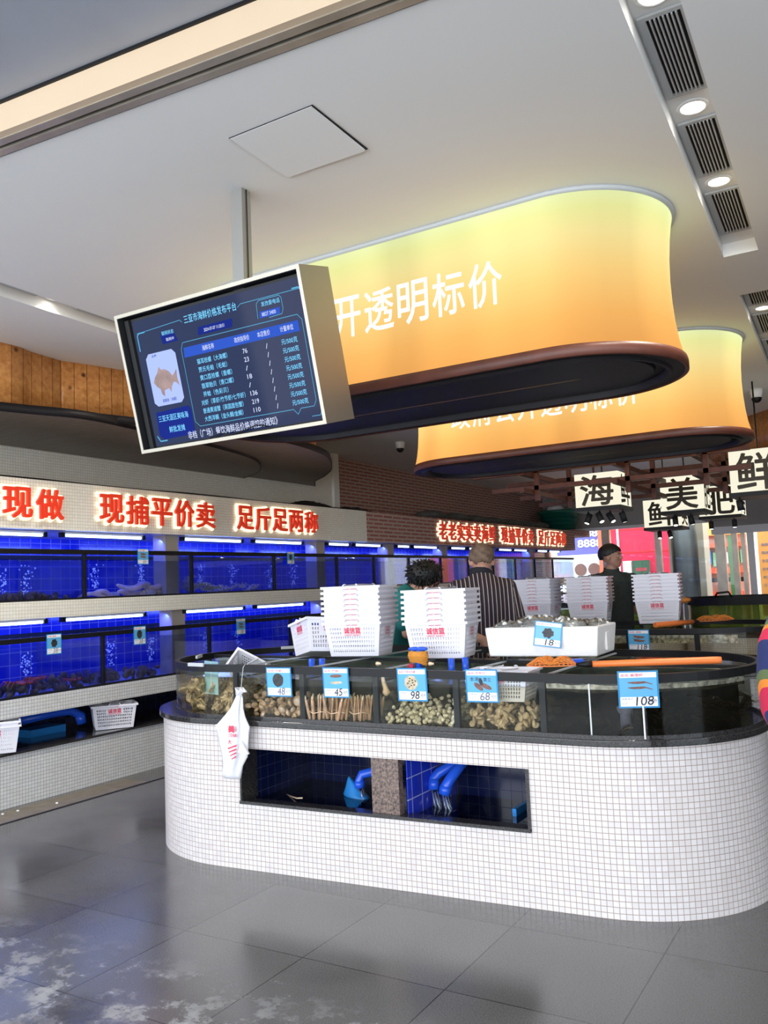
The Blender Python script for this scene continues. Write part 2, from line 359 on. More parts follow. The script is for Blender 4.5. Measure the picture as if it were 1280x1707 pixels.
def glyphs(text, extrude=0.0, fat=0.0, space=1.0):
    key = (text, extrude, fat, space)
    if key in TXC: return TXC[key]
    cu = bpy.data.curves.new('txt', 'FONT'); cu.body = text; cu.size = 1; cu.extrude = extrude; cu.offset = fat; cu.space_character = space; cu.resolution_u = 3
    ob = bpy.data.objects.new('txt', cu); C.objects.link(ob); bpy.context.view_layer.update()
    me = bpy.data.meshes.new_from_object(ob.evaluated_get(bpy.context.evaluated_depsgraph_get()))
    bpy.data.objects.remove(ob); bpy.data.curves.remove(cu)
    v = [tuple(x.co) for x in me.vertices]; f = [tuple(p.vertices) for p in me.polygons]; bpy.data.meshes.remove(me)
    if not v: v = [(0,0,0)]
    xs = [p[0] for p in v]; ys = [p[1] for p in v]; zs = [p[2] for p in v]
    TXC[key] = (v, f, (min(xs), max(xs), min(ys), max(ys), min(zs), max(zs))); return TXC[key]
def text_mb(text, wd, ht, O, U, V, depth=0.0, bold=0.0, mb=None, mi=0, fit=True, space=1.0):
    # text filling wd x ht from corner O along directions U, V; front face faces U x V
    v, f, (x0, x1, y0, y1, z0, z1) = glyphs(text, .05 if depth else 0.0, 0.0, space)
    O, U, V = Vector(O), Vector(U).normalized(), Vector(V).normalized(); W = U.cross(V)
    sy = ht/max(1e-6, y1-y0); sx = wd/max(1e-6, x1-x0) if wd else sy
    mb = mb or MB()
    sh = [(0,0)] if not bold else [(bold*math.cos(a*PI/4), bold*math.sin(a*PI/4)) for a in range(8)]
    for n_, (dx, dy) in enumerate(sh):
        k = mb.add([O + U*((p[0]-x0+dx)*sx) + V*((p[1]-y0+dy)*sy) + W*(((p[2]-z0)/max(1e-6, z1-z0)*depth if depth else 0)+n_*.00002) for p in v])
        for q in f: mb.face([k+i for i in q], mi)
    return mb
def hull(pts):
    pts = sorted(set(pts)); lo = []
    def cr(o, a, b): return (a[0]-o[0])*(b[1]-o[1])-(a[1]-o[1])*(b[0]-o[0])
    for p in pts:
        while len(lo) > 1 and cr(lo[-2], lo[-1], p) <= 0: lo.pop()
        lo.append(p)
    up = []
    for p in reversed(pts):
        while len(up) > 1 and cr(up[-2], up[-1], p) <= 0: up.pop()
        up.append(p)
    return lo[:-1] + up[:-1]
def capsule(c1, r1, c2, r2, n=72):
    return hull([(c[0]+r*math.cos(2*PI*i/n), c[1]+r*math.sin(2*PI*i/n)) for c, r in ((c1, r1), (c2, r2)) for i in range(n)])
def densify(pts, step):
    out = []
    for i, p in enumerate(pts):
        q = pts[(i+1) % len(pts)]; L = math.hypot(q[0]-p[0], q[1]-p[1]); k = max(1, int(L/step))
        for j in range(k): out.append((p[0]+(q[0]-p[0])*j/k, p[1]+(q[1]-p[1])*j/k))
    return out
# ------------------------------------------------------------------ floor, ceiling, walls
HC = 3.186
struct('floor', MB().bb(-9, 9, -6, 30, -.05, 0), M['floor'])
def xl(y): return -.59 - .038*(y-2.55)
def xr(y): return -.425 - .032*(y-2.6)
def sl(y): return -4.32 - .04*(y-2.9)
def sr(y): return -4.14 - .04*(y-2.9)
def hy(x): return 2.05 + .086*(x+2.94)
ce = MB()
def slab(poly):
    ce.loft([[(x,y,HC) for x,y in poly], [(x,y,HC+.3) for x,y in poly]], 0, True, False)
S1 = (2.3, 5.0); S2 = (2.3, 5.03); S3 = (5.80, 9.0)
slab([(-7,hy(-7)),(sl(2.3),hy(sl(2.3))),(sl(2.3),2.3),(sl(5.0),5.0),(sl(5.0),17.3),(-7,17.3)])
slab([(sl(2.3),hy(-4.3)),(sr(2.3),hy(-4.1)),(sr(2.3),2.3),(sl(2.3),2.3)])
slab([(sl(5),5.0),(sr(5),5.0),(sr(5),17.3),(sl(5),17.3)])
slab([(sr(2.3),hy(-4.1)),(xl(2.4),hy(-.6)),(xl(2.4),2.4),(xl(5.03),5.03),(xl(5.8),5.8),(xl(9),9),(xl(9),17.3),(sr(5),17.3),(sr(5),5.0),(sr(2.3),2.3)])
slab([(xl(5.03),5.03),(xr(5.03),5.03),(xr(5.8),5.8),(xl(5.8),5.8)])
slab([(xl(9),9),(xr(9),9),(xr(9),17.3),(xl(9),17.3)])
slab([(xr(2.4),hy(-.4)),(6,hy(6)),(6,17.3),(xr(9),17.3),(xr(9),9),(xr(5.8),5.8),(xr(5.03),5.03),(xr(2.4),2.4)])
slab([(xl(2.4),hy(-.6)),(xr(2.4),hy(-.4)),(xr(2.4),2.4),(xl(2.4),2.4)])
struct('ceiling', ce, M['ceiling'])
# the air slots: lid above each slot, then grilles and downlights inside
vd = .075
lid = MB()
for (a, b, y0, y1) in ((sl, sr, 2.3, 5.0), (xl, xr, 2.4, 5.03), (xl, xr, 5.8, 9.0)):
    lid.loft([[(a(y0)-.02,y0-.02,z),(b(y0)+.02,y0-.02,z),(b(y1)+.02,y1+.02,z),(a(y1)-.02,y1+.02,z)] for z in (HC+vd, HC+vd+.02)], 0, True, False)
struct('ceiling_slot', lid, M['white_trim'])
def grille(y0, y1, fa, fb, lab):
    t = thing('air_grille', lab, 'air vent', ((fa(y0)+fb(y0))/2, y0, HC+vd), 'linear air grilles in the ceiling slots')
    z = HC+vd; g = MB(); wv = fb(y0)-fa(y0); p = .026
    A = lambda s, y: (fa(y)+p*.4) + s*((fb(y)-p*.4)-(fa(y)+p*.4))
    def bar(s0, s1, ya, yb, za, zb, mb):
        mb.loft([[(A(s0,ya),ya,q),(A(s1,ya),ya,q),(A(s1,yb),yb,q),(A(s0,yb),yb,q)] for q in (za, zb)], 0, True, False)
    bar(0, .17, y0, y1, z-.012, z-.002, g); bar(.93, 1, y0, y1, z-.012, z-.002, g); bar(.17, .93, y0, y0+.02, z-.012, z-.002, g); bar(.17, .93, y1-.02, y1, z-.012, z-.002, g)
    g.build('grille_frame', M['grille'], t)
    b = MB(); bar(.17, .93, y0+.02, y1-.02, z-.003, z-.001, b); b.build('grille_backing', M['dark_void'], t)
    sb = MB()
    for i in range(1, 8):
        s = .17 + .76*i/8; bar(s-.018, s+.018, y0+.02, y1-.02, z-.018, z-.004, sb)
    sb.build('grille_slats', M['grille'], t)
def downlight(x, y, z, lab, power=6):
    t = thing('downlight', lab, 'ceiling light', (x, y, z), 'round downlights')
    r = MB(); k = 28
    prof = [(.062,z-.001),(.062,z-.006),(.050,z-.010),(.047,z-.004),(.044,z+.008)]
    r.loft([[(x+a*math.cos(2*PI*i/k), y+a*math.sin(2*PI*i/k), b) for i in range(k)] for a, b in prof], 0, False)
    r.build('trim_ring', M['white_trim'], t)
    d = MB(); d.loft([[(x+a*math.cos(2*PI*i/k), y+a*math.sin(2*PI*i/k), b) for i in range(k)] for a, b in ((.0455,z-.003),(.001,z-.002))], 0, False); d.build('lens', M['down'], t)
    l = bpy.data.lights.new('downlight_lamp', 'SPOT'); l.energy = power*7; l.spot_size = 2.2; l.spot_blend = .8; l.color = (1, .93, .82); l.shadow_soft_size = .05
    o = bpy.data.objects.new('downlight_lamp', l); C.objects.link(o); o.location = (x, y, z-.03)
for y0, y1, lab in ((1.9,2.58,'grey slatted ceiling air grille cut by the top edge above the first downlight'),(2.77,3.32,'largest grey slatted ceiling air grille between the two nearest downlights'),(3.54,4.08,'middle grey slatted ceiling air grille before the third downlight'),(4.28,4.86,'farthest grille of the nearer ceiling slot, beside its closed end')):
    grille(y0 if y0 > 2.4 else 2.42, y1, xl, xr, lab)
for y, lab in ((2.68,'lit round downlight nearest the top edge of the photo'),(3.44,'lit round downlight between the largest and the middle air grille'),(4.18,'lit round downlight before the last grille of the nearer slot')):
    downlight((xl(y)+xr(y))/2, y, HC+vd, lab)
grille(5.86, 6.3, xl, xr, 'first grille of the second ceiling slot, above the far lantern')
downlight((xl(6.42)+xr(6.42))/2, 6.42, HC+vd, 'lit round downlight in the second ceiling slot')
grille(6.54, 7.1, xl, xr, 'second grille of the farther ceiling slot, behind its downlight')
grille(7.3, 8.0, xl, xr, 'last grille of the farther ceiling slot')
for y in (2.55,3.35,4.25): downlight((sl(y)+sr(y))/2-.02, y, HC+vd, 'round downlight hidden in the left ceiling slot', 8)
for y, lab in ((3.0,'first'),(3.85,'second')): grille(y-.3, y+.25, sl, sr, 'slatted grille in the left ceiling slot, %s along' % lab)
# hatch
t = thing('ceiling_hatch', 'square white access hatch set in the ceiling ahead of the screen pole', 'access hatch', (-1.9, 2.65, HC))
MB().bb(-2.102,-1.698,2.462,2.848,HC-.003,HC-.0005).build('hatch_gap', M['dark_void'], t)
hp = MB(); hp.loft([[(-2.10,2.465,HC-.004),(-1.705,2.465,HC-.004),(-1.708,2.84,HC-.012),(-2.10,2.84,HC-.009)],[(-2.10,2.465,HC),(-1.705,2.465,HC),(-1.708,2.84,HC-.004),(-2.10,2.84,HC-.002)]],0,True,False)
hp.build('hatch_panel', M['ceiling'], t)
# sliding-door head at the entrance
def headstrip(d0, d1, z0, z1, name, mat):
    m = MB(); P = [(-8, hy(-8)), (7, hy(7))]
    m.loft([[(P[0][0],P[0][1]+d0,z),(P[1][0],P[1][1]+d0,z),(P[1][0],P[1][1]+d1,z),(P[0][0],P[0][1]+d1,z)] for z in (z0,z1)],0,True,False)
    return struct(name, m, mat)
headstrip(-.13, -.10, HC, HC+.30, 'trim_1', M['cream_panel'])
headstrip(-.10, -.065, HC-.005, HC+.06, 'trim_2', M['alu'])
headstrip(-.065, -.045, HC+.04, HC+.10, 'trim_3', M['black'])
headstrip(-.045, -.012, HC-.006, HC+.1, 'trim_4', M['alu'])
headstrip(-.012, 0.0, HC+.01, HC+.1, 'trim_5', M['black'])
oc = MB(); oc.loft([[(-8,-2.6,z),(7,-2.6,z),(7,hy(7)-.14,z),(-8,hy(-8)-.14,z)] for z in (HC+.12,HC+.3)],0,True,False); struct('canopy_ceiling', oc, M['outer_ceiling'])
headstrip(-.14,-.129,HC+.11,HC+.3,'trim_6', M['black'])
struct('wall_right', MB().bb(5.6,5.8,2.9,17.3,0,HC), pm('right_wall_paint', (.42,.40,.38), .8))  # unseen wall, closed to the floor so tank glass reflects something dim
# ------------------------------------------------------------------ left tank wall
def lw(mb):
    mb.v = [(x, y, z*(1+.0022*(y-3.8))) for x, y, z in mb.v]; return mb
def ls(name, mb, mat): return struct(name, lw(mb), mat)
YA, YB = 1.6, 16.3
ls('tiled_base_wall', MB().bb(-6.3,-5.35,YA,YB,0,.355), M['tile_stand'])
ls('base_ledge_slab', MB().bb(-5.75,-5.335,YA,YB,.355,.372), M['granite'])
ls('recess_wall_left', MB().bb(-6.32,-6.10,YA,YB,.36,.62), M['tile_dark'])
ls('recess_water', MB().bb(-6.1,-5.75,YA,YB,.35,.362), M['water_black'])
ls('tiled_lower_beam', MB().bb(-6.3,-5.35,YA,YB,.605,.733), M['tile_stand'])
ls('tiled_middle_beam', MB().bb(-6.3,-5.35,YA,YB,1.285,1.41), M['tile_cream'])
ls('blue_tiled_wall', MB().bb(-6.32,-6.2,YA,YB,.733,1.285).bb(-6.32,-6.2,YA,YB,1.41,1.935), M['tile_blue'])
ls('wall_sign_beam_white', MB().bb(-6.25,-5.35,YA,8.58,1.935,2.30), M['tile_cream'])
ls('wall_sign_beam_brick', MB().bb(-6.25,-5.35,8.58,YB,1.935,2.30), M['brick'])
struct('wall_left', MB().bb(-6.4,-6.2,YA,9.15,2.3,HC), M['tile_cream'])
struct('wall_left_end', MB().bb(-6.45,-6.16,9.12,9.24,2.28,HC), M['white_wall'])
struct('wall_brick', MB().bb(-6.6,-6.33,9.2,17.3,0,HC), M['brick'])
for y0, y1 in ((3.0,3.15),(5.42,5.58),(7.70,7.86),(9.25,9.40),(10.76,10.92),(12.46,12.62),(14.16,14.32)):
    ls('wall_pillar', MB().bb(-5.62,-5.47,y0+.06,y1+.06,.733,1.285).bb(-5.62,-5.47,y0,y1,1.41,1.935), M['tan_pillar'])
o = tag(lw(MB().tube([(-5.37,YA,2.308)]+[(-5.37+.004*math.sin(i),YA+.5*i,2.305+.004*math.sin(i*1.7)) for i in range(1,14)]+[(-5.38,8.55,2.305)], .008, 6)).build('power_cable', M['black']), 'black cable lying along the top edge of the white tiled sign beam', 'cable')
# LED tubes
LED = [(3.1,4.17),(4.34,5.15),(5.63,6.43),(6.62,7.42),(7.91,8.35),(8.47,9.07),(9.47,9.8),(9.9,10.59),(11.02,11.5),(11.63,12.3),(12.75,13.3),(13.4,14.0),(14.5,15.0),(15.1,15.7)]
ORD = ['nearest','second','third','fourth','fifth','sixth','seventh','eighth','ninth','tenth','eleventh','twelfth','thirteenth','fourteenth','fifteenth']
def lwz(z, y): return z*(1+.0022*(y-3.8))
for lev, zt in (('upper',1.917),('lower',1.268)):
    for i, (a, b) in enumerate(LED):
        t = thing('led_tube', 'blue-white glowing tube light, %s along the %s shelf counting from the entrance' % (ORD[i], lev), 'tube light', (-5.47,(a+b)/2,lwz(zt,a)), 'tube lights under the %s beam' % lev)
        z = lwz(zt, (a+b)/2)
        MB().tube([(-5.47,a+.015,z-.012),(-5.47,b-.015,z-.012)], .011, 8).build('glowing_tube', M['led_blue'], t)
        MB().bb(-5.49,-5.45,a,b,z-.002,z+.014).build('tube_housing', M['white_trim'], t)
        MB().bb(-5.49,-5.45,a-.02,a+.012,z-.026,z+.01).build('tube_cap', M['black'], t); MB().bb(-5.49,-5.45,b-.012,b+.02,z-.026,z+.01).build('tube_cap', M['black'], t)
for z in (1.90, 1.25):
    for a, b in ((2.2,5.2),(5.3,8.4),(8.5,11.6),(11.7,15.9)):
        area('tube_light_glow', (-5.52,(a+b)/2,lwz(z,(a+b)/2)-.015), (0,math.radians(30),0), .04, b-a, (b-a)*6.5, (.05,.09,1.0))
# tanks on the shelf wall
UP = [1.7,3.29,4.46,5.63,6.81,7.94,8.74,9.6,10.5,11.4,12.3,13.2,14.1,15.0,16.2]
LO = [2.2,3.43,4.63,5.84,7.05,8.2,9.3,10.4,11.5,12.6,13.7,14.8,16.2]
CONT_U = {1:'air bubbles rising over dark rubble', 2:'pale long sea creatures on the bottom', 3:'clustered pale shellfish on the bottom', 4:'clear water and bubbles only'}
CONT_L = {1:'a red crab lying on dark rubble', 2:'dark rubble along the bottom and bubbles', 3:'two bubble columns and no animals'}
def shelf_tank(y0, y1, z0, z1, lab, grp):
    t = thing('shelf_tank', lab, 'fish tank', (-5.6,y0,lwz(z0,y0)), grp)
    lw(MB().bb(-5.375,-5.365,y0+.01,y1-.01,z0+.01,z1-.03)).build('front_glass', M['glass_far'], t)
    lw(MB().bb(-5.39,-5.355,y0,y1,z1-.035,z1)).build('top_rim', M['black'], t); lw(MB().bb(-6.17,-6.15,y0,y1,z1-.03,z1)).build('back_rim', M['black'], t)
    lw(MB().bb(-5.385,-5.355,y0-.011,y0+.011,z0,z1-.03)).build('corner_post', M['black'], t)
    lw(MB().bb(-5.39,-5.36,y0,y1,z0,z0+.014)).build('bottom_rim', M['black'], t)
    lw(MB().bb(-6.18,-5.4,y0+.004,y0+.008,z0,z1-.03)).build('side_glass', M['glass_far'], t)
    zz = z1-.085
    wb = MB(); k = wb.add([(-5.38,y0+.01,z0+.01),(-5.38,y1-.01,z0+.01),(-5.38,y1-.01,zz),(-5.38,y0+.01,zz)]); wb.face((k,k+1,k+2,k+3))
    k = wb.add([(-5.38,y0+.01,zz),(-5.38,y1-.01,zz),(-6.18,y1-.01,zz),(-6.18,y0+.01,zz)]); wb.face((k,k+1,k+2,k+3), 1)
    lw(wb).build('water', [M['water_blue'], M['water_blue_top']], t)
for i in range(1, len(UP)-1):
    c = CONT_U.get(i, 'dim blue water, %s from the entrance' % ORD[i-1])
    shelf_tank(UP[i], UP[i+1], 1.41, 1.79, 'black-rimmed upper shelf tank with ' + c, 'glass tanks on the upper shelf')
for i in range(1, len(LO)-1):
    c = CONT_L.get(i, 'dim blue water, %s from the entrance' % ORD[i-1])
    shelf_tank(LO[i], LO[i+1], .733, 1.15, 'black-rimmed lower shelf tank with ' + c, 'glass tanks on the lower shelf')
def bubbles(x, y, z0, z1, lab, n=46, mp=lwz):
    b = MB()
    for i in range(n):
        f = random.random(); r = random.uniform(.003,.008)
        b.ell((x+random.gauss(0,.015), y+random.gauss(0,.012+.022*f), mp(z0+(z1-z0)*f, y)), (r,r,r), None, 6, 4)
    tag(b.build('air_bubbles', M['bubble']), lab, 'bubbles', None, 'stuff')
for y, z0, z1, lab in ((3.95,1.45,1.69,'rising air bubbles in the nearest upper tank'),(4.15,1.45,1.69,'second bubble column in the nearest upper tank'),(4.8,1.5,1.69,'bubble column left of the pale sea creatures'),(5.3,1.52,1.69,'bubble column above the pale sea creatures'),(6.05,1.5,1.69,'bubble column above the clustered shellfish'),(6.5,1.5,1.69,'second bubble column above the clustered shellfish'),(7.1,1.45,1.69,'bubble column in the fourth upper tank'),(7.5,1.45,1.69,'second bubble column in the fourth upper tank'),
                      (4.15,.80,1.05,'bubble column above the red crab'),(4.95,.85,1.05,'bubble column in the second lower tank'),(5.4,.85,1.05,'second bubble column in the second lower tank'),(6.1,.80,1.05,'bubble column in the third lower tank'),(6.55,.80,1.05,'second bubble column in the third lower tank')):
    bubbles(-5.65, y, z0, z1, lab)
def rubble(x0, x1, y0, y1, z, h, lab, mat, n=60, r=(.02,.045), mp=lwz, name='coral_rubble'):
    b = MB()
    for i in range(n):
        q = random.uniform(*r); R = Euler((random.random()*6,random.random()*6,random.random()*6)).to_matrix()
        yy = random.uniform(y0,y1); b.ell((random.uniform(x0,x1), yy, mp(z+random.random()**1.5*h,yy)), (q,q*.7,q*.5), R, 7, 5)
    return tag(b.build(name, mat), lab, 'rubble', None, 'stuff')
rubble(-5.75,-5.42,3.75,4.4,1.43,.03,'dark rubble on the floor of the nearest upper tank', M['tank_rock'])
rubble(-5.75,-5.42,3.5,4.6,.75,.07,'dark rubble under the red crab in the lower tank', M['tank_rock'], 110)
rubble(-5.75,-5.42,4.66,5.35,.75,.06,'dark rubble in the second lower tank', M['tank_rock'], 80)
M['geoduck'] = pm('pale_siphon_flesh', (.85,.62,.42), .45, var=.2, vscale=25)
M['crab_shell'] = pm('spotted_shell', (.75,.60,.45), .6, var=.5, vscale=60)
M['crab_red'] = pm('red_crab_shell', (.55,.07,.03), .4, var=.3, vscale=40)
gd = [(4.70,5.0,1.45,.04),(4.95,5.35,1.445,.05),(5.0,5.28,1.50,.045),(5.25,5.6,1.50,.048),(5.2,5.5,1.45,.05),(4.58,4.85,1.435,.028)]
gl = ['pale long-necked clam lying second from the tank post','pale long-necked clam lowest in the middle of the heap','pale long-necked clam crossing the top of the heap','pale long-necked clam raised at the far end of the heap','pale long-necked clam under the raised one','thin pale neck lying nearest the tank post']
for i, (a, b, z, r) in enumerate(gd):
    t = thing('long_neck_clam', gl[i], 'clam', (-5.55,a,z), 'long-necked clams in the upper tank')
    s = MB(); P = [(-5.58+.04*math.sin(i*2+q*.7), a+(b-a)*q/8, lwz(z,a)+.018*math.sin(q*.8+i)) for q in range(9)]
    s.tube(P, [r*.25,r*.42,r*.5,r*.55,r*.6,r*.62,r*.6,r*.5,r*.2], 12); s.build('siphon', M['geoduck'], t)
    s = MB(); s.ell((P[7][0],P[7][1],P[7][2]-.004), (r*.75,r*1.7,r*.68), None, 14, 10); s.build('shell', M['crab_shell'], t, mod=None)
for i in range(26):
    y = 5.72+1.0*random.random()**1.2; z = 1.44+ (.11*max(0,1-abs(y-5.8)/.12)*random.random()) + .03*random.random(); r = random.uniform(.03,.048)
    s = MB(); R = Euler((random.uniform(-.5,.5),random.uniform(-.5,.5),random.random()*6)).to_matrix(); x = random.uniform(-5.62,-5.43)
    c = Vector((x,y,lwz(z,y))); s.ell(c, (r,r*.8,r*.35), R, 12, 6)
    for k in range(8):
        a = 2*PI*k/8+.3; d = R @ Vector((math.cos(a),math.sin(a),0)); u = R @ Vector((0,0,1)); s.tube([c+d*r*.7, c+d*r*1.25+u*r*.35, c+d*r*1.6-u*r*.2], [r*.17,r*.12,r*.04], 5)
    tag(s.build('small_crab', M['crab_shell']), 'small spotted brown crab heaped with others in the upper tank', 'crab', 'small brown crabs in the upper tank')
def crab(x, y, z, r, lab, mat):
    t = thing('red_crab', lab, 'crab', (x,y,z)); c = Vector((x,y,z)); s = MB(); s.ell(c, (r*.8,r,r*.4), None, 16, 8); s.build('shell', mat, t)
    for k in range(8):
        sd = 1 if k < 4 else -1; q = (k % 4)-1.5; s = MB()
        s.tube([c+Vector((q*.4*r, sd*.8*r, 0)), c+Vector((q*.7*r, sd*1.5*r, .45*r)), c+Vector((q*.9*r, sd*2.1*r, -.3*r))], [r*.14,r*.11,r*.03], 6); s.build('leg', mat, t)
    for sd in (1,-1):
        s = MB(); s.tube([c+Vector((.6*r,sd*.6*r,0)), c+Vector((1.1*r,sd*1.1*r,.2*r)), c+Vector((1.5*r,sd*.8*r,.1*r))], [r*.16,r*.2,r*.1], 8); s.ell(c+Vector((1.6*r,sd*.6*r,.1*r)), (r*.25,r*.4,r*.2), None, 10, 6); s.build('claw', mat, t)
crab(-5.5,3.98,.82,.055,'red crab on the dark rubble of the lower tank nearest the entrance', M['crab_red'])
crab(-5.5,4.12,.84,.04,'smaller red crab beside the large one on the rubble', M['crab_red'])
crab(-5.47,4.42,.80,.035,'dark red crab near the post between the first two lower tanks', M['crab_red'])
# letters on the sign beams
def phrase(text, y0, y1, z0, z1, lab, n0=0):
    t = thing('wall_lettering', lab, 'sign lettering', (-5.34,y0,z0), 'red lettering on the wall beams')
    pitch = (y1-y0)/len(text); cw = pitch*.84
    for i, ch in enumerate(text):
        ya = y0+i*pitch+pitch*.04; a = lwz(z0,ya)
        q = text_mb(ch, cw, z1-z0, (-5.318,ya,a), (0,1,0), (0,0,1), .022, .020)
        # U x V for (0,1,0)x(0,0,1) = +X, towards the shop
        q.build('letter', M['red_letter'], t)
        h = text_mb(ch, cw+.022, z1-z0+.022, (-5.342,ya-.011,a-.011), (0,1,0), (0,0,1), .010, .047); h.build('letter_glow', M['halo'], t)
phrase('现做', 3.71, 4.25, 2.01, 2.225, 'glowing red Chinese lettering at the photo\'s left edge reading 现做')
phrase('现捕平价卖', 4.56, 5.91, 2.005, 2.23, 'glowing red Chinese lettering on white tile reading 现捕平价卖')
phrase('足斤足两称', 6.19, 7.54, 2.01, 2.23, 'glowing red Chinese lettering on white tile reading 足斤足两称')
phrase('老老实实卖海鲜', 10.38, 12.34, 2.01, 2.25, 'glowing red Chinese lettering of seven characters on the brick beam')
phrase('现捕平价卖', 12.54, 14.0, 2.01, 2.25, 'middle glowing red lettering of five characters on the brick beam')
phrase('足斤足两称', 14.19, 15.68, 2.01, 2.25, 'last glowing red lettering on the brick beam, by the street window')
# things lying on the beams
def netheap(y, x, r, h, lab):
    b = MB()
    for i in range(26):
        a = random.random()*6.28; q = random.random()**.5
        P = [(x+r[0]*q*math.cos(a+k*.5), y+r[1]*q*math.sin(a+k*.5), lwz(2.30,y)+h*(1-q*q)*.9+.008+.01*math.sin(k+i)) for k in range(5)]
        b.tube(P, .014, 5)
    b.ell((x,y,lwz(2.30,y)+h*.3), (r[0],r[1],h*.65), None, 14, 8)
    tag(b.build('folded_net', M['black_matt']), lab, 'fishing net')
netheap(7.9,-5.7,(.2,.42),.10,'black folded net on the white sign beam near its end')
netheap(8.9,-5.75,(.2,.5),.08,'black folded net straddling the brick part of the sign beam')
M['sack'] = pm('grey_sack', (.10,.10,.09), .9, var=.3, vscale=10)
for i in range(7):
    y = 11.0+i*.72; s = MB(); s.ell((-5.75,y,lwz(2.30,y)+.086), (.22,.36,.08), Euler((.05*math.sin(i*3),0,.1*math.cos(i*2))).to_matrix(), 16, 8)
    tag(s.build('sandbag', M['sack'], mod=None), 'grey sack on the brick sign beam, %s counting from the near side' % ORD[i], 'sack', 'grey sacks on the brick beam')
t = thing('plant_tub', 'round dark green plastic tub with white bags at the far end of the sign beam', 'tub', (-5.8,16.75,2.40))
k = 32
MB().loft([[(-5.8+a*math.cos(2*PI*i/k), 16.75+a*math.sin(2*PI*i/k), z) for i in range(k)] for a, z in ((.30,2.40),(.40,2.76),(.43,2.765),(.44,2.82),(.41,2.82),(.38,2.76),(.30,2.44))]).build('tub_body', M['green_pot'], t)
for i in range(3): MB().tube([(-5.8+(.32+.03*i)*math.cos(2*PI*q/24), 16.75+(.32+.03*i)*math.sin(2*PI*q/24), 2.46+.09*i) for q in range(25)], .012, 5).build('tub_rib', M['green_pot'], t)
s = MB(); s.ell((-5.85,16.72,2.86), (.18,.25,.10), None, 12, 8); s.build('white_bag', M['bag_white'], t)
struct('tub_shelf_trim', MB().bb(-6.3,-5.35,16.3,17.3,2.28,2.40), M['brick'])
# wooden cloud-shaped canopies over the tank wall
def smooth(P, n=8):
    out = []
    for i in range(len(P)-1):
        p0, p1, p2, p3 = P[max(0,i-1)], P[i], P[i+1], P[min(len(P)-1,i+2)]
        for j in range(n):
            t = j/n; out.append(tuple(.5*((2*p1[k])+(-p0[k]+p2[k])*t+(2*p0[k]-5*p1[k]+4*p2[k]-p3[k])*t*t+(-p0[k]+3*p1[k]-3*p2[k]+p3[k])*t*t*t) for k in range(2)))
    out.append(tuple(P[-1])); return out
def canopy(name, lab, edge, back, z0, z1, fascia, ztop=HC, fz=None):
    t = thing(name, lab, 'canopy', (edge[0][0],edge[0][1],z0), 'curved timber canopies under the ceiling')
    e = smooth(edge); MB().prism(e+back, z0, z1).build('soffit_board', M['soffit'], t)
    f = smooth(fascia); fm = MB(); fm.strip(f, [fz or z1, ztop], flip=False); fm.build('timber_fascia', M['pine'], t, mod=solid(.02, 0))
    MB().strip(e, [z0-.004, z1+.004]).build('edge_band', M['under_dark'], t, mod=solid(.008, 0))
canopy('cloud_canopy','long curved timber canopy with pine boards at the left edge above the lettering',
       [(-5.6,1.5),(-5.35,2.6),(-5.06,3.6),(-4.90,4.07),(-4.93,4.57),(-5.05,5.6),(-5.28,6.45),(-5.72,7.05),(-6.2,7.36)], [(-6.2,1.5)], 2.700, 2.755,
       [(-5.75,1.5),(-5.3,2.6),(-5.13,3.57),(-5.17,3.85),(-5.2,4.12)])
canopy('cloud_canopy','second curved timber canopy ending in a rounded lobe behind the screen',
       [(-5.0,4.1),(-4.74,5.0),(-4.56,5.8),(-4.55,6.2),(-4.69,6.8),(-4.93,7.25),(-5.22,7.68),(-5.6,8.08),(-5.93,8.36),(-6.2,8.75)], [(-6.2,4.1)], 2.722, 2.772,
       [(-5.2,4.12),(-5.1,4.45),(-4.93,5.1),(-4.74,5.85),(-4.72,6.25),(-4.85,6.8),(-5.08,7.2),(-5.5,7.65),(-6.2,8.2)])
canopy('cloud_canopy','right-hand curved timber canopy behind the far lantern',
       [(-1.4,12.6),(-2.1,12.3),(-2.37,11.95),(-2.08,11.35),(-1.69,10.78),(-1.06,9.98),(-.3,9.35),(1,8.9),(4,8.7)], [(4,12.6)], 2.70, 2.75,
       [(-1.3,12.5),(-1.9,12.2),(-2.1,11.95),(-1.85,11.3),(-1.5,10.7),(-.95,10.05),(-.2,9.5),(1,9.1),(4,8.9)])
for x, y, lab in ((-5.1,9.03,'white dome camera on the ceiling above the brick wall'),(-1.02,8.95,'white dome camera on the ceiling right of the far lantern')):
    t = thing('dome_camera', lab, 'security camera', (x,y,HC)); k = 20
    MB().loft([[(x+a*math.cos(2*PI*i/k), y+a*math.sin(2*PI*i/k), z) for i in range(k)] for a, z in ((.062,HC),(.062,HC-.03),(.055,HC-.05),(.05,HC-.08))]).build('camera_base', M['white_trim'], t)
    s = MB(); s.ell((x,y,HC-.085), (.048,.048,.045), None, 16, 10); s.build('lens_dome', M['black'], t)
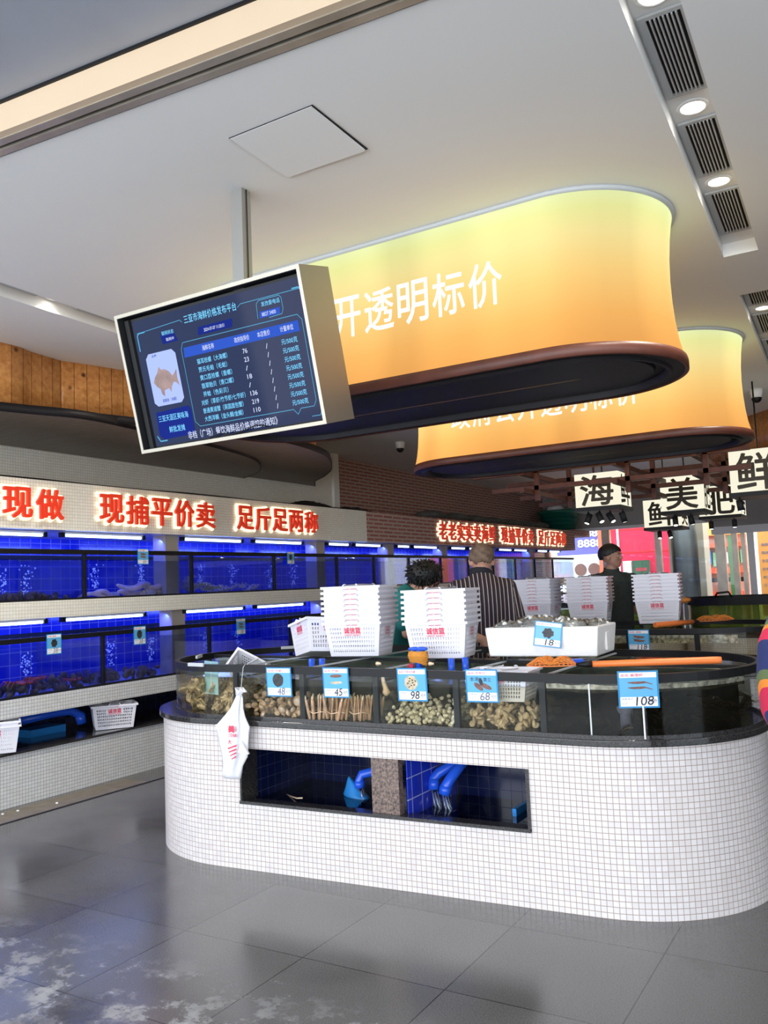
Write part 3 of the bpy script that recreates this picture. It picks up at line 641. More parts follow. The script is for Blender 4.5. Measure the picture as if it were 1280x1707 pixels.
# ------------------------------------------------------------------ glowing lantern boxes
def lantern(c1, c2, cy, lab, text, tx0, tx1, tz0, tz1):
    t = thing('ceiling_lantern', lab, 'light box', ((c1+c2)/2, cy, HC), 'long rounded glowing light boxes')
    zb, zt = 2.452, HC-.018
    prof = [(0,.512),(.04,.502),(.12,.489),(.25,.476),(.4,.468),(.55,.465),(.7,.468),(.85,.477),(.95,.487),(1,.494)]
    def ring(R): return densify(capsule((c1,cy), R, (c2,cy), R, 96), .06)
    base_ring = densify(capsule((c1,cy), .5, (c2,cy), .5, 96), .06)
    def scaled(R):
        out = []
        for x, y in base_ring:
            cx = min(max(x, c1), c2); d = Vector((x-cx, y-cy)); d = d.normalized()*R if d.length > 1e-6 else d
            out.append((cx+d.x, cy+d.y))
        return out
    m = MB(); n = len(base_ring); ss = [0]
    for i in range(1, n+1): ss.append(ss[-1]+math.dist(base_ring[i-1], base_ring[i % n]))
    for v, R in prof: m.v += [(x, y, zb+(zt-zb)*v) for x, y in scaled(R)]
    for r in range(len(prof)-1):
        for i in range(n):
            j = (i+1) % n
            m.face((r*n+i, r*n+j, (r+1)*n+j, (r+1)*n+i), 0, [(ss[i],prof[r][0]),(ss[i+1],prof[r][0]),(ss[i+1],prof[r+1][0]),(ss[i],prof[r+1][0])], True)
    m.build('printed_fabric', M['lantern'], t)
    MB().loft([[(x,y,z) for x, y in scaled(R)] for R, z in ((.49,HC-.02),(.507,HC-.018),(.512,HC-.001),(.49,HC-.001))], 0, False).build('ceiling_ring', M['grille'], t)
    MB().loft([[(x,y,z) for x, y in scaled(R)] for R, z in ((.505,zb+.003),(.520,zb+.002),(.524,zb-.015),(.524,zb-.052),(.515,zb-.056),(.505,zb-.05))], 0, False, True).build('lower_rim', M['red_brown'], t)
    u = MB(); u.loft([[(x,y,z) for x, y in scaled(R)] for R, z in ((.516,zb-.048),(.45,zb-.048),(.44,zb-.060),(.425,zb-.060),(.415,zb-.025),(.37,zb-.025),(.36,zb-.040),(.02,zb-.042),(.0005,zb-.042))], 0, False, False)
    u.build('dark_underside', M['under_dark'], t)
    if text:
        pitch = (tx1-tx0)/len(text)
        for i, ch in enumerate(text):
            text_mb(ch, pitch*.86, tz1-tz0, (tx0+i*pitch, cy-.478, tz0), (1,0,0), (0,0,1), 0, .012).build('printed_character', M['letter_white'], t)
lantern(-3.06, -1.285, 4.15, 'large glowing yellow light box nearest the entrance, hanging behind the screen', '政府公开透明标价', -3.045, -1.455, 2.72, 2.935)
lantern(-3.10, -1.335, 6.78, 'farther glowing yellow light box, partly hidden below the nearer one', '政府公开透明标价', -3.06, -1.49, 2.685, 2.885)
# ------------------------------------------------------------------ hanging price screen
TM = Matrix.Translation((-2.512, 2.80, 2.408)) @ Euler((math.radians(14.3), 0, 0)).to_matrix().to_4x4()
tv = thing('price_screen', 'steel-cased price screen hanging from the ceiling on a square pole', 'screen', (-2.512,2.80,2.408))
W2, H2, D = .54, .328, .222
b = MB()
b.bb(-W2+.016,W2-.016,0,D,H2-.016,H2).bb(-W2+.016,W2-.016,0,D,-H2,-H2+.016).bb(-W2,-W2+.016,0,D,-H2,H2).bb(W2-.016,W2,0,D,-H2,H2).bb(-W2+.016,W2-.016,D-.01,D-.001,-H2+.016,H2-.016)
b.xform(TM).build('steel_case', M['steel'], tv)
b = MB(); b.bb(-W2+.016,-W2+.018,.004,.09,-H2+.016,H2-.016).bb(-W2+.016,W2-.016,.004,.09,H2-.018,H2-.016).bb(W2-.018,W2-.016,.004,.09,-H2+.016,H2-.016).bb(-W2+.016,W2-.016,.004,.09,-H2+.016,-H2+.018).bb(-W2+.03,-W2+.055,.03,.08,-H2+.016,H2-.03)
b.xform(TM).build('case_lining', M['black_matt'], tv)
M['scr'] = pm('screen_glass', (.003,.005,.012), .06, spec=.10, emit=(.003,.009,.05), es=1.0)
M['scr_bar'] = em('screen_blue_bar', (.03,.09,.50), 1.0); M['scr_box'] = em('screen_blue_box', (.012,.025,.22), 1.0)
M['scr_line'] = em('screen_cyan_line', (.10,.38,.60), 1.0); M['scr_cyan'] = em('screen_cyan_text', (.20,.62,.95), 1.05); M['scr_white'] = em('screen_white_text', (.62,.68,.90), 1.0); M['scr_pale'] = em('screen_pale_panel', (.40,.50,1.0), .95)
SU0, SU1, SV0, SV1 = -.475, .517, -.305, .288
sc = MB().bb(SU0-.008,SU1+.002,.042,.07,SV0-.004,SV1+.012).xform(TM).build('screen_bezel', M['black'], tv, mod=None)
scr = MB().bb(SU0,SU1,.0405,.044,SV0,SV1).xform(TM).build('screen_face', M['scr'], tv)
def SP(u, v, d=.0395): return TM @ Vector((SU0+(SU1-SU0)*u, d, SV1-(SV1-SV0)*v))
Ux = TM.to_3x3() @ Vector((1,0,0)); Vx = TM.to_3x3() @ Vector((0,0,1))
def stext(s, u, v, wdt, ht, mat, d=.0392):
    text_mb(s, wdt*(SU1-SU0), ht*(SV1-SV0), SP(u, v+ht, d), Ux, Vx, 0, .004).build('screen_text', M[mat], scr)
def sline(P, mat='scr_line', wd=.0025, name='screen_line'):
    m = MB()
    for (a, b) in zip(P, P[1:]):
        A, B = SP(*a), SP(*b); dd = (B-A).normalized(); nn = dd.cross(TM.to_3x3() @ Vector((0,1,0))).normalized()*wd/2
        m.poly([A-nn, B-nn, B+nn, A+nn])
    m.build(name, M[mat], scr)
def spoly(P, mat, d=.0398, name='screen_panel'): return MB().poly([SP(u, v, d) for u, v in P]).build(name, M[mat], scr)
stext('三亚市海鲜价格发布平台', .325, .055, .31, .062, 'scr_cyan')
spoly([(.40,.165),(.60,.165),(.59,.225),(.39,.225)], 'scr_box'); stext('2024-07-07 11:20:51', .43, .185, .12, .024, 'scr_white')
spoly([(.165,.155),(.25,.155),(.265,.225),(.17,.225)], 'scr_box'); stext('联网状态', .175, .13, .075, .032, 'scr_cyan'); stext('联网中', .195, .185, .05, .026, 'scr_white')
stext('发改委电话', .77, .105, .10, .034, 'scr_cyan'); spoly([(.755,.17),(.865,.17),(.86,.215),(.75,.215)], 'scr_bar'); stext('8827 3400', .765, .18, .075, .026, 'scr_white')
sline([(.02,.10),(.30,.08),(.31,.10)]); sline([(.64,.10),(.66,.08),(.98,.08),(.995,.12),(.995,.90),(.975,.97),(.93,.97)])
sline([(.02,.24),(.02,.12),(.03,.10),(.07,.10)], 'scr_line', .006); sline([(.94,.07),(.975,.07),(.99,.10),(.99,.18)], 'scr_line', .006); sline([(.02,.92),(.035,.965),(.08,.965)], 'scr_line', .006)
sline([(.74,.215),(.745,.11),(.76,.09),(.87,.09),(.88,.11),(.88,.19),(.87,.22),(.80,.225)])
sline([(.30,.90),(.275,.86),(.275,.30),(.29,.25),(.945,.25),(.965,.29),(.965,.86),(.95,.90),(.88,.90),(.86,.94),(.84,.90),(.30,.90)])
spoly([(.29,.29),(.945,.29),(.945,.365),(.285,.365)], 'scr_bar')
for s, u, wd in (('海鲜名称',.40,.07),('政府指导价',.59,.085),('本店售价',.72,.07),('计量单位',.845,.07)): stext(s, u, .305, wd, .04, 'scr_white')
rows = [('猫耳枝螺（大海螺）','76',.18),('贾氏毛蛤（毛蛤）','23',.17),('黄口荔枝螺（香螺）','/',.19),('翡翠贻贝（青口螺）','18',.19),('斧蛤（色彩贝）','/',.15),('对虾（草虾/竹节虾/七节虾）','136',.26),('普通黄道蟹（英国面包蟹）','219',.24),('大西洋鲷（金头鲷/金鲷）','110',.23)]
for i, (a, p, wd) in enumerate(rows):
    v = .395+i*.0625; stext(a, .335+ (.0 if wd > .2 else .02), v, wd, .042, 'scr_cyan')
    stext(p, .625, v+.004, .012 if p == '/' else .013*len(p), .034, 'scr_white'); stext('/', .755, v+.004, .01, .036, 'scr_white'); stext('元/500克', .84, v, .085, .040, 'scr_cyan')
spoly([(.065,.275),(.215,.275),(.235,.31),(.235,.66),(.215,.69),(.065,.69),(.045,.66),(.045,.31)], 'scr_pale')
fish = MB()
FP = [(.065,.50),(.08,.46),(.10,.43),(.115,.385),(.125,.41),(.15,.415),(.175,.44),(.19,.475),(.205,.46),(.222,.43),(.218,.50),(.224,.565),(.205,.53),(.19,.525),(.175,.555),(.165,.60),(.155,.565),(.125,.575),(.12,.625),(.105,.60),(.10,.56),(.08,.535)]
fish.poly([SP(u, v, .0394) for u, v in FP]); M['fish_pic'] = pm('fish_picture_print', (.10,.06,.05), .5, var=.6, vscale=25, emit=(.20,.13,.12), es=.8); fish.build('fish_picture', M['fish_pic'], scr)
stext('品种', .085, .285, .03, .022, 'scr_box'); stext('真鲷鱼（海鲤）', .10, .64, .09, .028, 'scr_box')
spoly([(.04,.735),(.25,.725),(.262,.75),(.262,.93),(.24,.95),(.06,.955),(.035,.92)], 'scr_box'); stext('三亚天涯区美味海', .05, .765, .19, .05, 'scr_cyan'); stext('鲜批发摊', .105, .86, .10, .05, 'scr_cyan')
stext('非档（广场）餐饮海鲜品价格调控的通知》', .215, .925, .53, .062, 'scr_white')
b = MB(); b.tube([TM @ Vector(p) for p in ((-.12,.02,-H2+.02),(-.05,.015,-H2+.035),(.02,.02,-H2+.022),(.10,.015,-H2+.03),(.16,.02,-H2+.045),(.22,.03,-H2+.03))], .003, 6); b.build('loose_cable', M['black'], tv)
pb = MB(); pb.bb(-2.392,-2.330,2.805,2.865,2.68,HC); pb.build('square_pole', M['steel_dark'], tv)
MB().bb(-2.328,-2.326,2.833,2.837,2.7,HC).build('pole_seam', M['black'], tv)
# ------------------------------------------------------------------ island counter nearest the entrance
def kz(x): return 1 - .035*min(1, max(0, (x+2.97)/1.8))
def K(mb): mb.v = [(x, y, z*kz(x)) for x, y, z in mb.v]; return mb
def fy(x): return 3.422 + (x+3.2)*.0725
OX0, OX1 = -2.965, -1.45
body = capsule((-3.2,4.18), .745, (-1.2,4.22), .645)
body = densify(body, .05)
def ins(P, x):
    for i in range(len(P)):
        a, c = P[i], P[(i+1) % len(P)]
        if a[1] < 3.8 and c[1] < 3.8 and (a[0]-x)*(c[0]-x) < 0:
            f = (x-a[0])/(c[0]-a[0]); return P[:i+1] + [(x, a[1]+f*(c[1]-a[1]))] + P[i+1:]
    return P
body = ins(ins(body, OX0), OX1)
# start the outline at the back so the UV seam is hidden
i0 = max(range(len(body)), key=lambda i: body[i][1]); body = body[i0:]+body[:i0]
cz = [0, .337, .607, .728]
def skipf(i, r):
    a, c = body[i], body[(i+1) % len(body)]; mx = (a[0]+c[0])/2
    return r == 1 and OX0 < mx < OX1 and a[1] < 3.8
isl = thing('island_counter', 'white mosaic island counter with rounded ends nearest the entrance', 'counter', (-2.2,4.2,0))
m = MB().strip(body, cz, closed=True, skip=skipf); K(m); m.build('mosaic_base', M['tile_white'], isl)
st = densify(capsule((-3.2,4.18), .768, (-1.2,4.22), .665), .06)
K(MB().loft([[(x,y,z) for x, y in st] for z in (.726,.729,.750,.756)], 0, True, True)).build('stone_ledge', M['granite'], isl)
rc = MB()
rc.loft([[(OX0,fy(OX0)+.01,z),(OX1,fy(OX1)+.01,z),(OX1,fy(OX1)+.07,z),(OX0,fy(OX0)+.07,z)] for z in (.325,.345)],0,True,False)
rc.loft([[(OX0-.012,fy(OX0)-.004,z),(OX1+.012,fy(OX1)-.004,z),(OX1+.012,fy(OX1)+.05,z),(OX0-.012,fy(OX0)+.05,z)] for z in (.329,.345)],0,True,False)
rc.bb(OX1,OX1+.012,fy(OX1)-.004,fy(OX1)+.6,.337,.607).bb(OX0-.012,OX0,fy(OX0)+.002,fy(OX0)+.13,.337,.607)
K(rc).build('opening_surround', M['granite'], isl)
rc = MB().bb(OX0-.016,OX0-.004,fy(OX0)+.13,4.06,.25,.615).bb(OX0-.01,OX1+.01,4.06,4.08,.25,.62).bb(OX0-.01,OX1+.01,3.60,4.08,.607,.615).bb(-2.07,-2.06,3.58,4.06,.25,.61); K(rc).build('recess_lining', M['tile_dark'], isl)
rb = MB().bb(-2.055,-2.05,3.56,4.06,.32,.61); K(rb).build('blue_recess_side', M['tile_blue'], isl)
K(MB().bb(OX0,OX1,3.58,4.06,.29,.325)).build('sump_water', M['water_black'], isl)
K(MB().bb(-2.225,-2.075,3.52,3.56,.3,.607)).build('stone_divider', M['granite_brown'], isl)
def pipe(P, r, lab): 
    t = thing('drain_pipe', lab, 'pipe', P[0]); MB().tube(P, r, 14).build('pipe_run', M['blue_pipe'], t)
    MB().tube([P[-2], P[-1]], r*1.16, 14).build('pipe_elbow', M['blue_pipe'], t); return t
M['spill'] = glass('falling_water', (.75,.82,.95), 1.0, .18, (.6,.7,.9), rough=.1, ior=1.6)
def spill(x, y, z0, z1, r, lab):
    m = MB()
    for q in range(4):
        a = q*1.7; m.tube([(x+r*.4*math.cos(a),y+r*.4*math.sin(a),z0),(x+r*.7*math.cos(a+.5)+.01,y+r*.7*math.sin(a),z0*.4+z1*.6),(x+r*1.1*math.cos(a+.9)+.02,y+r*math.sin(a),z1)], [r*.45,r*.35,r*.5], 8)
    tag(m.build('falling_water', M['spill']), lab, 'water', None, 'stuff')
pipe([(-2.27,3.85,.47),(-2.40,3.82,.455),(-2.46,3.80,.44),(-2.47,3.79,.41),(-2.468,3.79,.375)], .024, 'blue elbow pipe beside the blue bag in the counter opening'); spill(-2.465,3.79,.375,.30,.02,'water falling from the pipe beside the blue bag')
pipe([(-1.93,3.95,.56),(-1.95,3.86,.52),(-2.02,3.82,.475),(-2.04,3.80,.45),(-2.035,3.79,.40)], .026, 'left blue elbow pipe of the pair right of the stone divider'); spill(-2.03,3.79,.40,.30,.024,'water falling from the pipe nearer the stone divider')
pipe([(-1.93,3.95,.56),(-1.91,3.86,.52),(-1.94,3.79,.46),(-1.955,3.77,.43),(-1.965,3.765,.39)], .026, 'right blue elbow pipe of the pair in the counter opening'); spill(-1.96,3.765,.39,.30,.022,'water falling from the pipe farther from the divider')
s = MB(); s.loft([[(-2.62,3.78,.312),(-2.40,3.72,.312),(-2.38,3.85,.312),(-2.60,3.88,.312)],[(-2.60,3.79,.34),(-2.43,3.74,.33),(-2.42,3.84,.33),(-2.58,3.86,.34)],[(-2.57,3.80,.40),(-2.49,3.78,.38),(-2.49,3.82,.38),(-2.56,3.83,.40)],[(-2.555,3.81,.425),(-2.545,3.80,.42),(-2.545,3.82,.42),(-2.55,3.82,.425)]], 0, True, True)
tag(s.build('plastic_bag', M['blue_bag'], mod=subs(2)), 'crumpled blue plastic bag slumped under the left blue pipe', 'plastic bag')
s = MB().bb(-1.90,-1.60,3.78,3.98,.316,.322).bb(-1.62,-1.60,3.78,3.98,.316,.36); K(s); tag(s.build('plastic_tray', M['blue_bag']), 'flat blue tray floating at the right of the counter opening', 'tray')
tag(MB().ell((-2.82,3.8,.56),(.03,.03,.03)).build('float_valve', M['blue_pipe']), 'round blue float high at the left of the counter opening', 'valve')
tag(MB().tube([(-2.9,3.72,.32),(-2.75,3.62,.335),(-2.70,3.60,.345)],.004,6).build('wooden_stick', M['geoduck']), 'thin pale stick lying across the left of the sump', 'stick')
# the glass tank ring on the counter
gl1, gr1 = ((-3.14,4.14),.685), ((-1.2,4.22),.640)
ring = densify(capsule(gl1[0], gl1[1], gr1[0], gr1[1]), .05)
def rin(d): return densify(capsule(gl1[0], gl1[1]-d, gr1[0], gr1[1]-d), .05)
tk = thing('island_tank', 'long rounded glass fish tank standing on the white island counter', 'fish tank', (-2.2,4.2,.756))
K(MB().strip(ring, [.756, 1.03], closed=True)).build('tank_glass', M['glass'], tk)
def band(d0, d1, z0, z1, name, mat, tank=tk):
    a = capsule(gl1[0], gl1[1]-d0, gr1[0], gr1[1]-d0); c = capsule(gl1[0], gl1[1]-d1, gr1[0], gr1[1]-d1)
    # same point count: sample both on rays
    n = 140; 
    def samp(d):
        out = []
        for i in range(n):
            f = i/n
            out.append(f)
        return out
    def scal(d):
        out = []
        for x, y in ring:
            cx = min(max(x, gl1[0][0]), gr1[0][0]); cyy = gl1[0][1] + (cx-gl1[0][0])/(gr1[0][0]-gl1[0][0])*(gr1[0][1]-gl1[0][1])
            v = Vector((x-cx, y-cyy)); L = v.length; v = v*((L-d)/L); out.append((cx+v.x, cyy+v.y))
        return out
    A, B = scal(d0), scal(d1); m = MB()
    m.loft([[(x,y,z0) for x, y in B],[(x,y,z0) for x, y in A],[(x,y,z1) for x, y in A],[(x,y,z1) for x, y in B],[(x,y,z0) for x, y in B]], 0, False, False)
    K(m).build(name, mat, tank); return scal
scal = band(-.006, .022, .994, 1.032, 'top_rim', M['black'])
band(-.008, .004, .756, .772, 'bottom_bead', M['granite'])
PX = [-3.01, -2.60, -2.185, -1.77, -1.365]
for x in PX: K(MB().bb(x-.014,x+.014,fy(x)+.026,fy(x)+.046,.760,1.0)).build('black_post', M['black'], tk)
for x in (-1.16,-.94): K(MB().bb(x-.003,x+.003,fy(x)+.030,fy(x)+.038,.760,1.0)).build('glass_seam', M['card_white'], tk)
for x in PX+[-1.0]: K(MB().bb(x-.003,x+.003,fy(x)+.05,4.16,.757,1.0)).build('partition_glass', M['glass'], tk)
K(MB().bb(-3.78,-.60,4.155,4.163,.757,1.015)).build('long_partition', M['glass'], tk)
K(MB().bb(-3.78,-.60,4.150,4.168,1.005,1.022)).build('partition_rim', M['black'], tk)
for x in PX: K(MB().bb(x-.006,x+.006,fy(x)+.04,4.75,1.015,1.022)).build('cross_bar', M['grille'], tk)
def cellpoly(x0, x1, n=12):
    # plan of the front cell between x0 and x1
    fr = sorted([p for p in scal(.012) if p[1] < 4.15 and x0 < p[0] < x1], key=lambda p: p[0])
    return fr
def water(x0, x1, zl, mat, lab, mt='water_top'):
    fr = [p for p in sorted([p for p in scal(.02) if p[1] < 4.14], key=lambda p: p[0]) if x0+.002 < p[0] < x1-.002]
    yl = fr[0][1] if fr else fy(x0); t = MB(); n = len(fr)
    k = t.add([(x,y,.762) for x, y in fr]+[(x,y,zl) for x, y in fr])
    for i in range(n-1): t.face((k+i,k+i+1,k+n+i+1,k+n+i), 0, None, True)
    k = t.add([(x,y,zl) for x, y in fr]+[(x1,4.15,zl),(x0,4.15,zl)]); t.face(range(k, k+n+2), 1)
    K(t); o = t.build('tank_water', [M[mat], M[mt]]); tag(o, lab, 'water', None, 'stuff')
water(-3.9, -3.01, .965, 'water_clear', 'brownish water over the oysters in the rounded tank end')
water(-3.01, -2.60, .965, 'water_clear', 'water over the round clams')
water(-2.60, -2.185, .965, 'water_clear', 'water over the bundled razor clams')
water(-2.185, -1.77, .965, 'water_clear', 'water over the small spotted snails')
water(-1.77, -1.365, .965, 'water_clear', 'water over the flat clams and the sunken basket')
water(-1.365, -1.0, .965, 'water_dark', 'dark water left of the shrimp price card')
water(-1.0, -.4, .965, 'water_dark', 'dark water in the right rounded tank end')
bk = MB(); P = [p for p in scal(.02) if p[1] > 4.18]; P.sort(key=lambda p: p[0]); k = bk.add([(x,y,.965) for x, y in P]); bk.face(list(range(k,k+len(P)))[::-1], 0); K(bk)
tag(bk.build('tank_water', M['water_top']), 'greenish water surface along the back half of the island tank', 'water', None, 'stuff')
K(MB().prism(scal(.03), .757, .760)).build('tank_floor', M['granite'], tk)
bw = MB(); P = [p for p in scal(.03) if p[1] > 4.3]; 
M['murk_wall'] = pm('algae_board', (.055,.05,.03), .8, var=.5, vscale=6)
K(MB().bb(-3.75,-.65,4.169,4.175,.757,1.0)).build('back_board', M['murk_wall'], tk)
# foam-line scum near the right-hand surface
M['foamscum'] = pm('water_scum', (.36,.32,.24), .7, var=.7, vscale=40, bump=1)
fs = MB(); P = [p for p in sorted([p for p in scal(.024) if p[1] < 4.1 and p[0] > -1.35], key=lambda p: p[0])]
k = fs.add([(x,y,.952+.004*math.sin(i*1.3)) for i, (x, y) in enumerate(P)]+[(x,y,.985+.004*math.sin(i*2)) for i, (x, y) in enumerate(P)])
for i in range(len(P)-1): fs.face((k+i,k+i+1,k+len(P)+i+1,k+len(P)+i), 0)
K(fs); tag(fs.build('surface_scum', M['foamscum']), 'band of scum and foam along the water line at the right tank end', 'scum', None, 'stuff')
# ---- shellfish in the cells
M['clam'] = pm('clam_shell', (.60,.42,.29), .45, var=.35, vscale=30, bump=.4)
M['clam2'] = pm('flat_clam_shell', (.56,.43,.28), .4, var=.4, vscale=35, bump=.3)
M['snail'] = pm('spotted_snail_shell', (.74,.62,.46), .4, var=.5, vscale=70)
M['razor'] = pm('razor_shell', (.56,.33,.19), .4, var=.4, vscale=22)
M['razor_tip'] = pm('razor_foot', (.66,.50,.34), .45, var=.2, vscale=30)
M['oyster'] = pm('oyster_shell', (.52,.40,.25), .6, var=.75, vscale=26, bump=1)
def shellmesh(name, mat, fn, r, n=14, m=10):
    s = MB(); s.ell((0,0,0), r, None, n, m, 0, fn); return s
def clamfn(p):
    a = 1+.06*math.sin(14*math.atan2(p.y, p.x)); return Vector((p.x*(1 if p.x > 0 else .8)*a, p.y*a, p.z*(1-.25*(p.x**2+p.y**2))))
def heap(proto_mb, name, mat, lab, cat, grp, spots):
    me = None
    for i, (loc, rot, s) in enumerate(spots):
        if me is None: o = proto_mb.build(name, mat); me = o.data
        else: o = bpy.data.objects.new(name, me); C.objects.link(o)
        o.location = loc; o.rotation_euler = rot; o.scale = (s,s,s); tag(o, lab, cat, grp)
def pile(x0, x1, n, hz, rr, depth=.5, tilt=1.2):
    out = []; 
    for i in range(n):
        layer = i/n; x = random.uniform(x0, x1); d = random.random()**1.3*depth; y = fy(x)+.052+d
        z = .770+hz*(layer**1.1)*random.uniform(.75,1)+.05*min(1,d/.3)*layer
        out.append(((x, y, z*kz(x)), (random.uniform(-tilt,tilt)+1.2, random.uniform(-tilt,tilt), random.random()*6), random.uniform(.8,1.15)*rr))
    return out
heap(shellmesh('round_clam', None, clamfn, (.022,.019,.012)), 'round_clam', M['clam'], 'round brown ribbed clam in the heap behind the 48 price card', 'clam', 'round clams in the second cell', pile(-2.97,-2.64,115,.080,.92,.30))
heap(shellmesh('round_clam', None, clamfn, (.035,.030,.02)), 'round_clam', M['clam'], 'largest pale clam, propped against the post beside the razor clams', 'clam', None, [((-2.645,3.52,.85),(1.5,.3,.2),1.0)])
heap(shellmesh('flat_clam', None, clamfn, (.026,.018,.009)), 'flat_clam', M['clam2'], 'flat grey-brown clam in the heap behind the 68 price card', 'clam', 'flat clams in the fifth cell', pile(-1.735,-1.40,165,.088,.86,.30))
def snfn(p): return Vector((p.x*(1.0-.35*p.x), p.y*(1-.4*p.x), p.z*(1-.4*p.x)+.12*math.sin(5*p.x)))
heap(shellmesh('spotted_snail', None, snfn, (.016,.011,.011), 10, 8), 'spotted_snail', M['snail'], 'small spotted white snail in the heap behind the 98 price card', 'snail', 'small snails in the fourth cell', pile(-2.15,-1.80,260,.075,.82,.30))
# razor clams standing in tied bundles
rz = MB(); rz.loft([[(.0075*a*math.cos(2*PI*j/10)*q, .0045*a*math.sin(2*PI*j/10)*q, z) for j in range(10)] for a, q, z in ((.6,1,0),(1,1,.006),(1.05,1,.05),(1,1,.098),(.75,1,.104))], 0, True, True)
rt = MB(); rt.tube([(0,0,.100),(.001,0,.112),(.002,.001,.122)], [.0055,.005,.002], 8)
pr = thing('razor_clam', 'upright brown razor clam tied in a bundle behind the 45 price card', 'razor clam', (0,0,0), 'razor clams in the third cell')
rz.build('shell', M['razor'], pr); rt.build('foot', M['razor_tip'], pr); index_children(pr)
rs = []
for bi, (bx, by, cnt) in enumerate(((-2.52,3.53,13),(-2.42,3.54,14),(-2.30,3.56,12),(-2.235,3.60,8),(-2.47,3.64,10))):
    for i in range(cnt):
        a = 2.4*i; q = .012*math.sqrt(i); x = bx+q*math.cos(a)*1.3; y = by+q*math.sin(a)
        rs.append((x, y, .766*kz(x)+.008*random.random(), (q*math.sin(a)*-4+random.uniform(-.06,.06), q*math.cos(a)*5+random.uniform(-.1,.1)+(.10 if bi == 1 else 0), random.random()*3)))
for i, (x, y, z, e) in enumerate(rs):
    o = pr if i == 0 else copy_tree(pr); o.location = (x,y,z); o.rotation_euler = e
for bx, by, lab in ((-2.52,3.53,'rubber band round the bundle nearest the clams'),(-2.42,3.54,'rubber band round the middle leaning bundle'),(-2.30,3.56,'rubber band round the bundle by the snails')):
    tag(MB().tube([(bx+.056*math.cos(2*PI*i/24), by+.042*math.sin(2*PI*i/24), .80+.004*math.sin(i)) for i in range(25)], .0022, 5, 0, False).build('rubber_band', M['geoduck']), lab, 'rubber band')
# oysters: jagged plates clustered in the round end
def oyster(seed):
    rnd = random.Random(seed); m = MB()
    for k in range(5):
        L = rnd.uniform(.035,.06); a = rnd.random()*6; R = Euler((rnd.uniform(-.9,.9), rnd.uniform(-.9,.9), a)).to_matrix(); pts = []
        n = 12
        for s in (-1, 1):
            pts.append([Vector((L*(.35+.65*abs(math.cos(PI*j/n)))*math.cos(2*PI*j/n)*(1+.2*rnd.random()), L*.5*math.sin(2*PI*j/n)*(1+.3*rnd.random()), s*.004+.006*math.sin(j*2+k))) for j in range(n)])
        rings = [[R @ p for p in pts[0]], [R @ p for p in pts[1]]]
        m.loft(rings, 0, True, False)
    return m
oy = []
for i in range(4):
    o = oyster(i).build('oyster', M['oyster']); oy.append(o.data); bpy.data.objects.remove(o)
P = [p for p in scal(.07) if p[1] < 4.3 and p[0] < -3.06]
for i in range(78):
    x, y = random.choice(P); f = random.random()**1.4; x2 = x+(-3.1-x)*f*.5; y2 = y+(4.1-y)*f*.5
    o = bpy.data.objects.new('oyster', oy[i % 4]); C.objects.link(o); o.location = (x2, y2, .79+random.random()*(.05+.10*(1-abs(x+3.4)/.4 if abs(x+3.4) < .4 else 0)))
    o.rotation_euler = (random.uniform(.6,1.8),random.uniform(-.6,.6),random.random()*6); s = random.uniform(.7,1.1); o.scale = (s,s,s); tag(o, 'jagged brown oyster clump in the rounded left end of the island tank', 'oyster', 'oysters in the rounded tank end')
# dark shrimp shoal and grey bag in the right-hand cells
M['dark_shrimp'] = pm('dark_shrimp_shell', (.09,.055,.03), .5, var=.6, vscale=40)
sh = MB(); sh.tube([(-.03,0,0),(-.015,0,.004),(0,0,.005),(.015,0,0),(.028,0,-.008),(.034,0,-.014)], [.003,.006,.0065,.005,.003,.005], 8)
for q in range(5): sh.tube([(-.012+q*.008,0,-.003),(-.010+q*.008,.004,-.012)], .0008, 4)
for s_ in (1,-1): sh.tube([(-.03,0,.002),(-.045,.005*s_,.010),(-.06,.012*s_,.006)], .0006, 4)
spots = []
for i in range(120):
    x = random.uniform(-1.33,-.62); 
    y = (fy(x) if x < -1.2 else 4.22-math.sqrt(max(.05,.64**2-(x+1.2)**2)))+.07+random.random()*.25; spots.append(((x,y,random.uniform(.77,.92)*.965),(random.uniform(-.3,.3),random.uniform(-.3,.3),random.random()*6),random.uniform(.8,1.2)))
heap(sh, 'live_shrimp', M['dark_shrimp'], 'dark live shrimp in the murky right-hand cells of the island tank', 'shrimp', 'live shrimps in the right-hand cells', spots)
s = MB(); s.ell((-1.06,3.66,.85), (.07,.04,.09), None, 14, 10, 0, lambda p: p*(1+.12*math.sin(7*p.x+5*p.z)))
tag(s.build('net_bag', pm('grey_net_bag', (.10,.09,.11), .7, var=.4, vscale=30)), 'grey net bag sunk in the dark cell under the shrimp card', 'net bag')
# pale siphons beside the snails
s = MB(); s.tube([(-2.165,3.56,.985),(-2.16,3.56,.95),(-2.15,3.56,.92),(-2.145,3.56,.90),(-2.15,3.56,.885)], [.006,.010,.012,.020,.008], 12); tag(s.build('sea_squirt', M['geoduck']), 'pale drooping clam neck hanging left of the snails', 'clam')
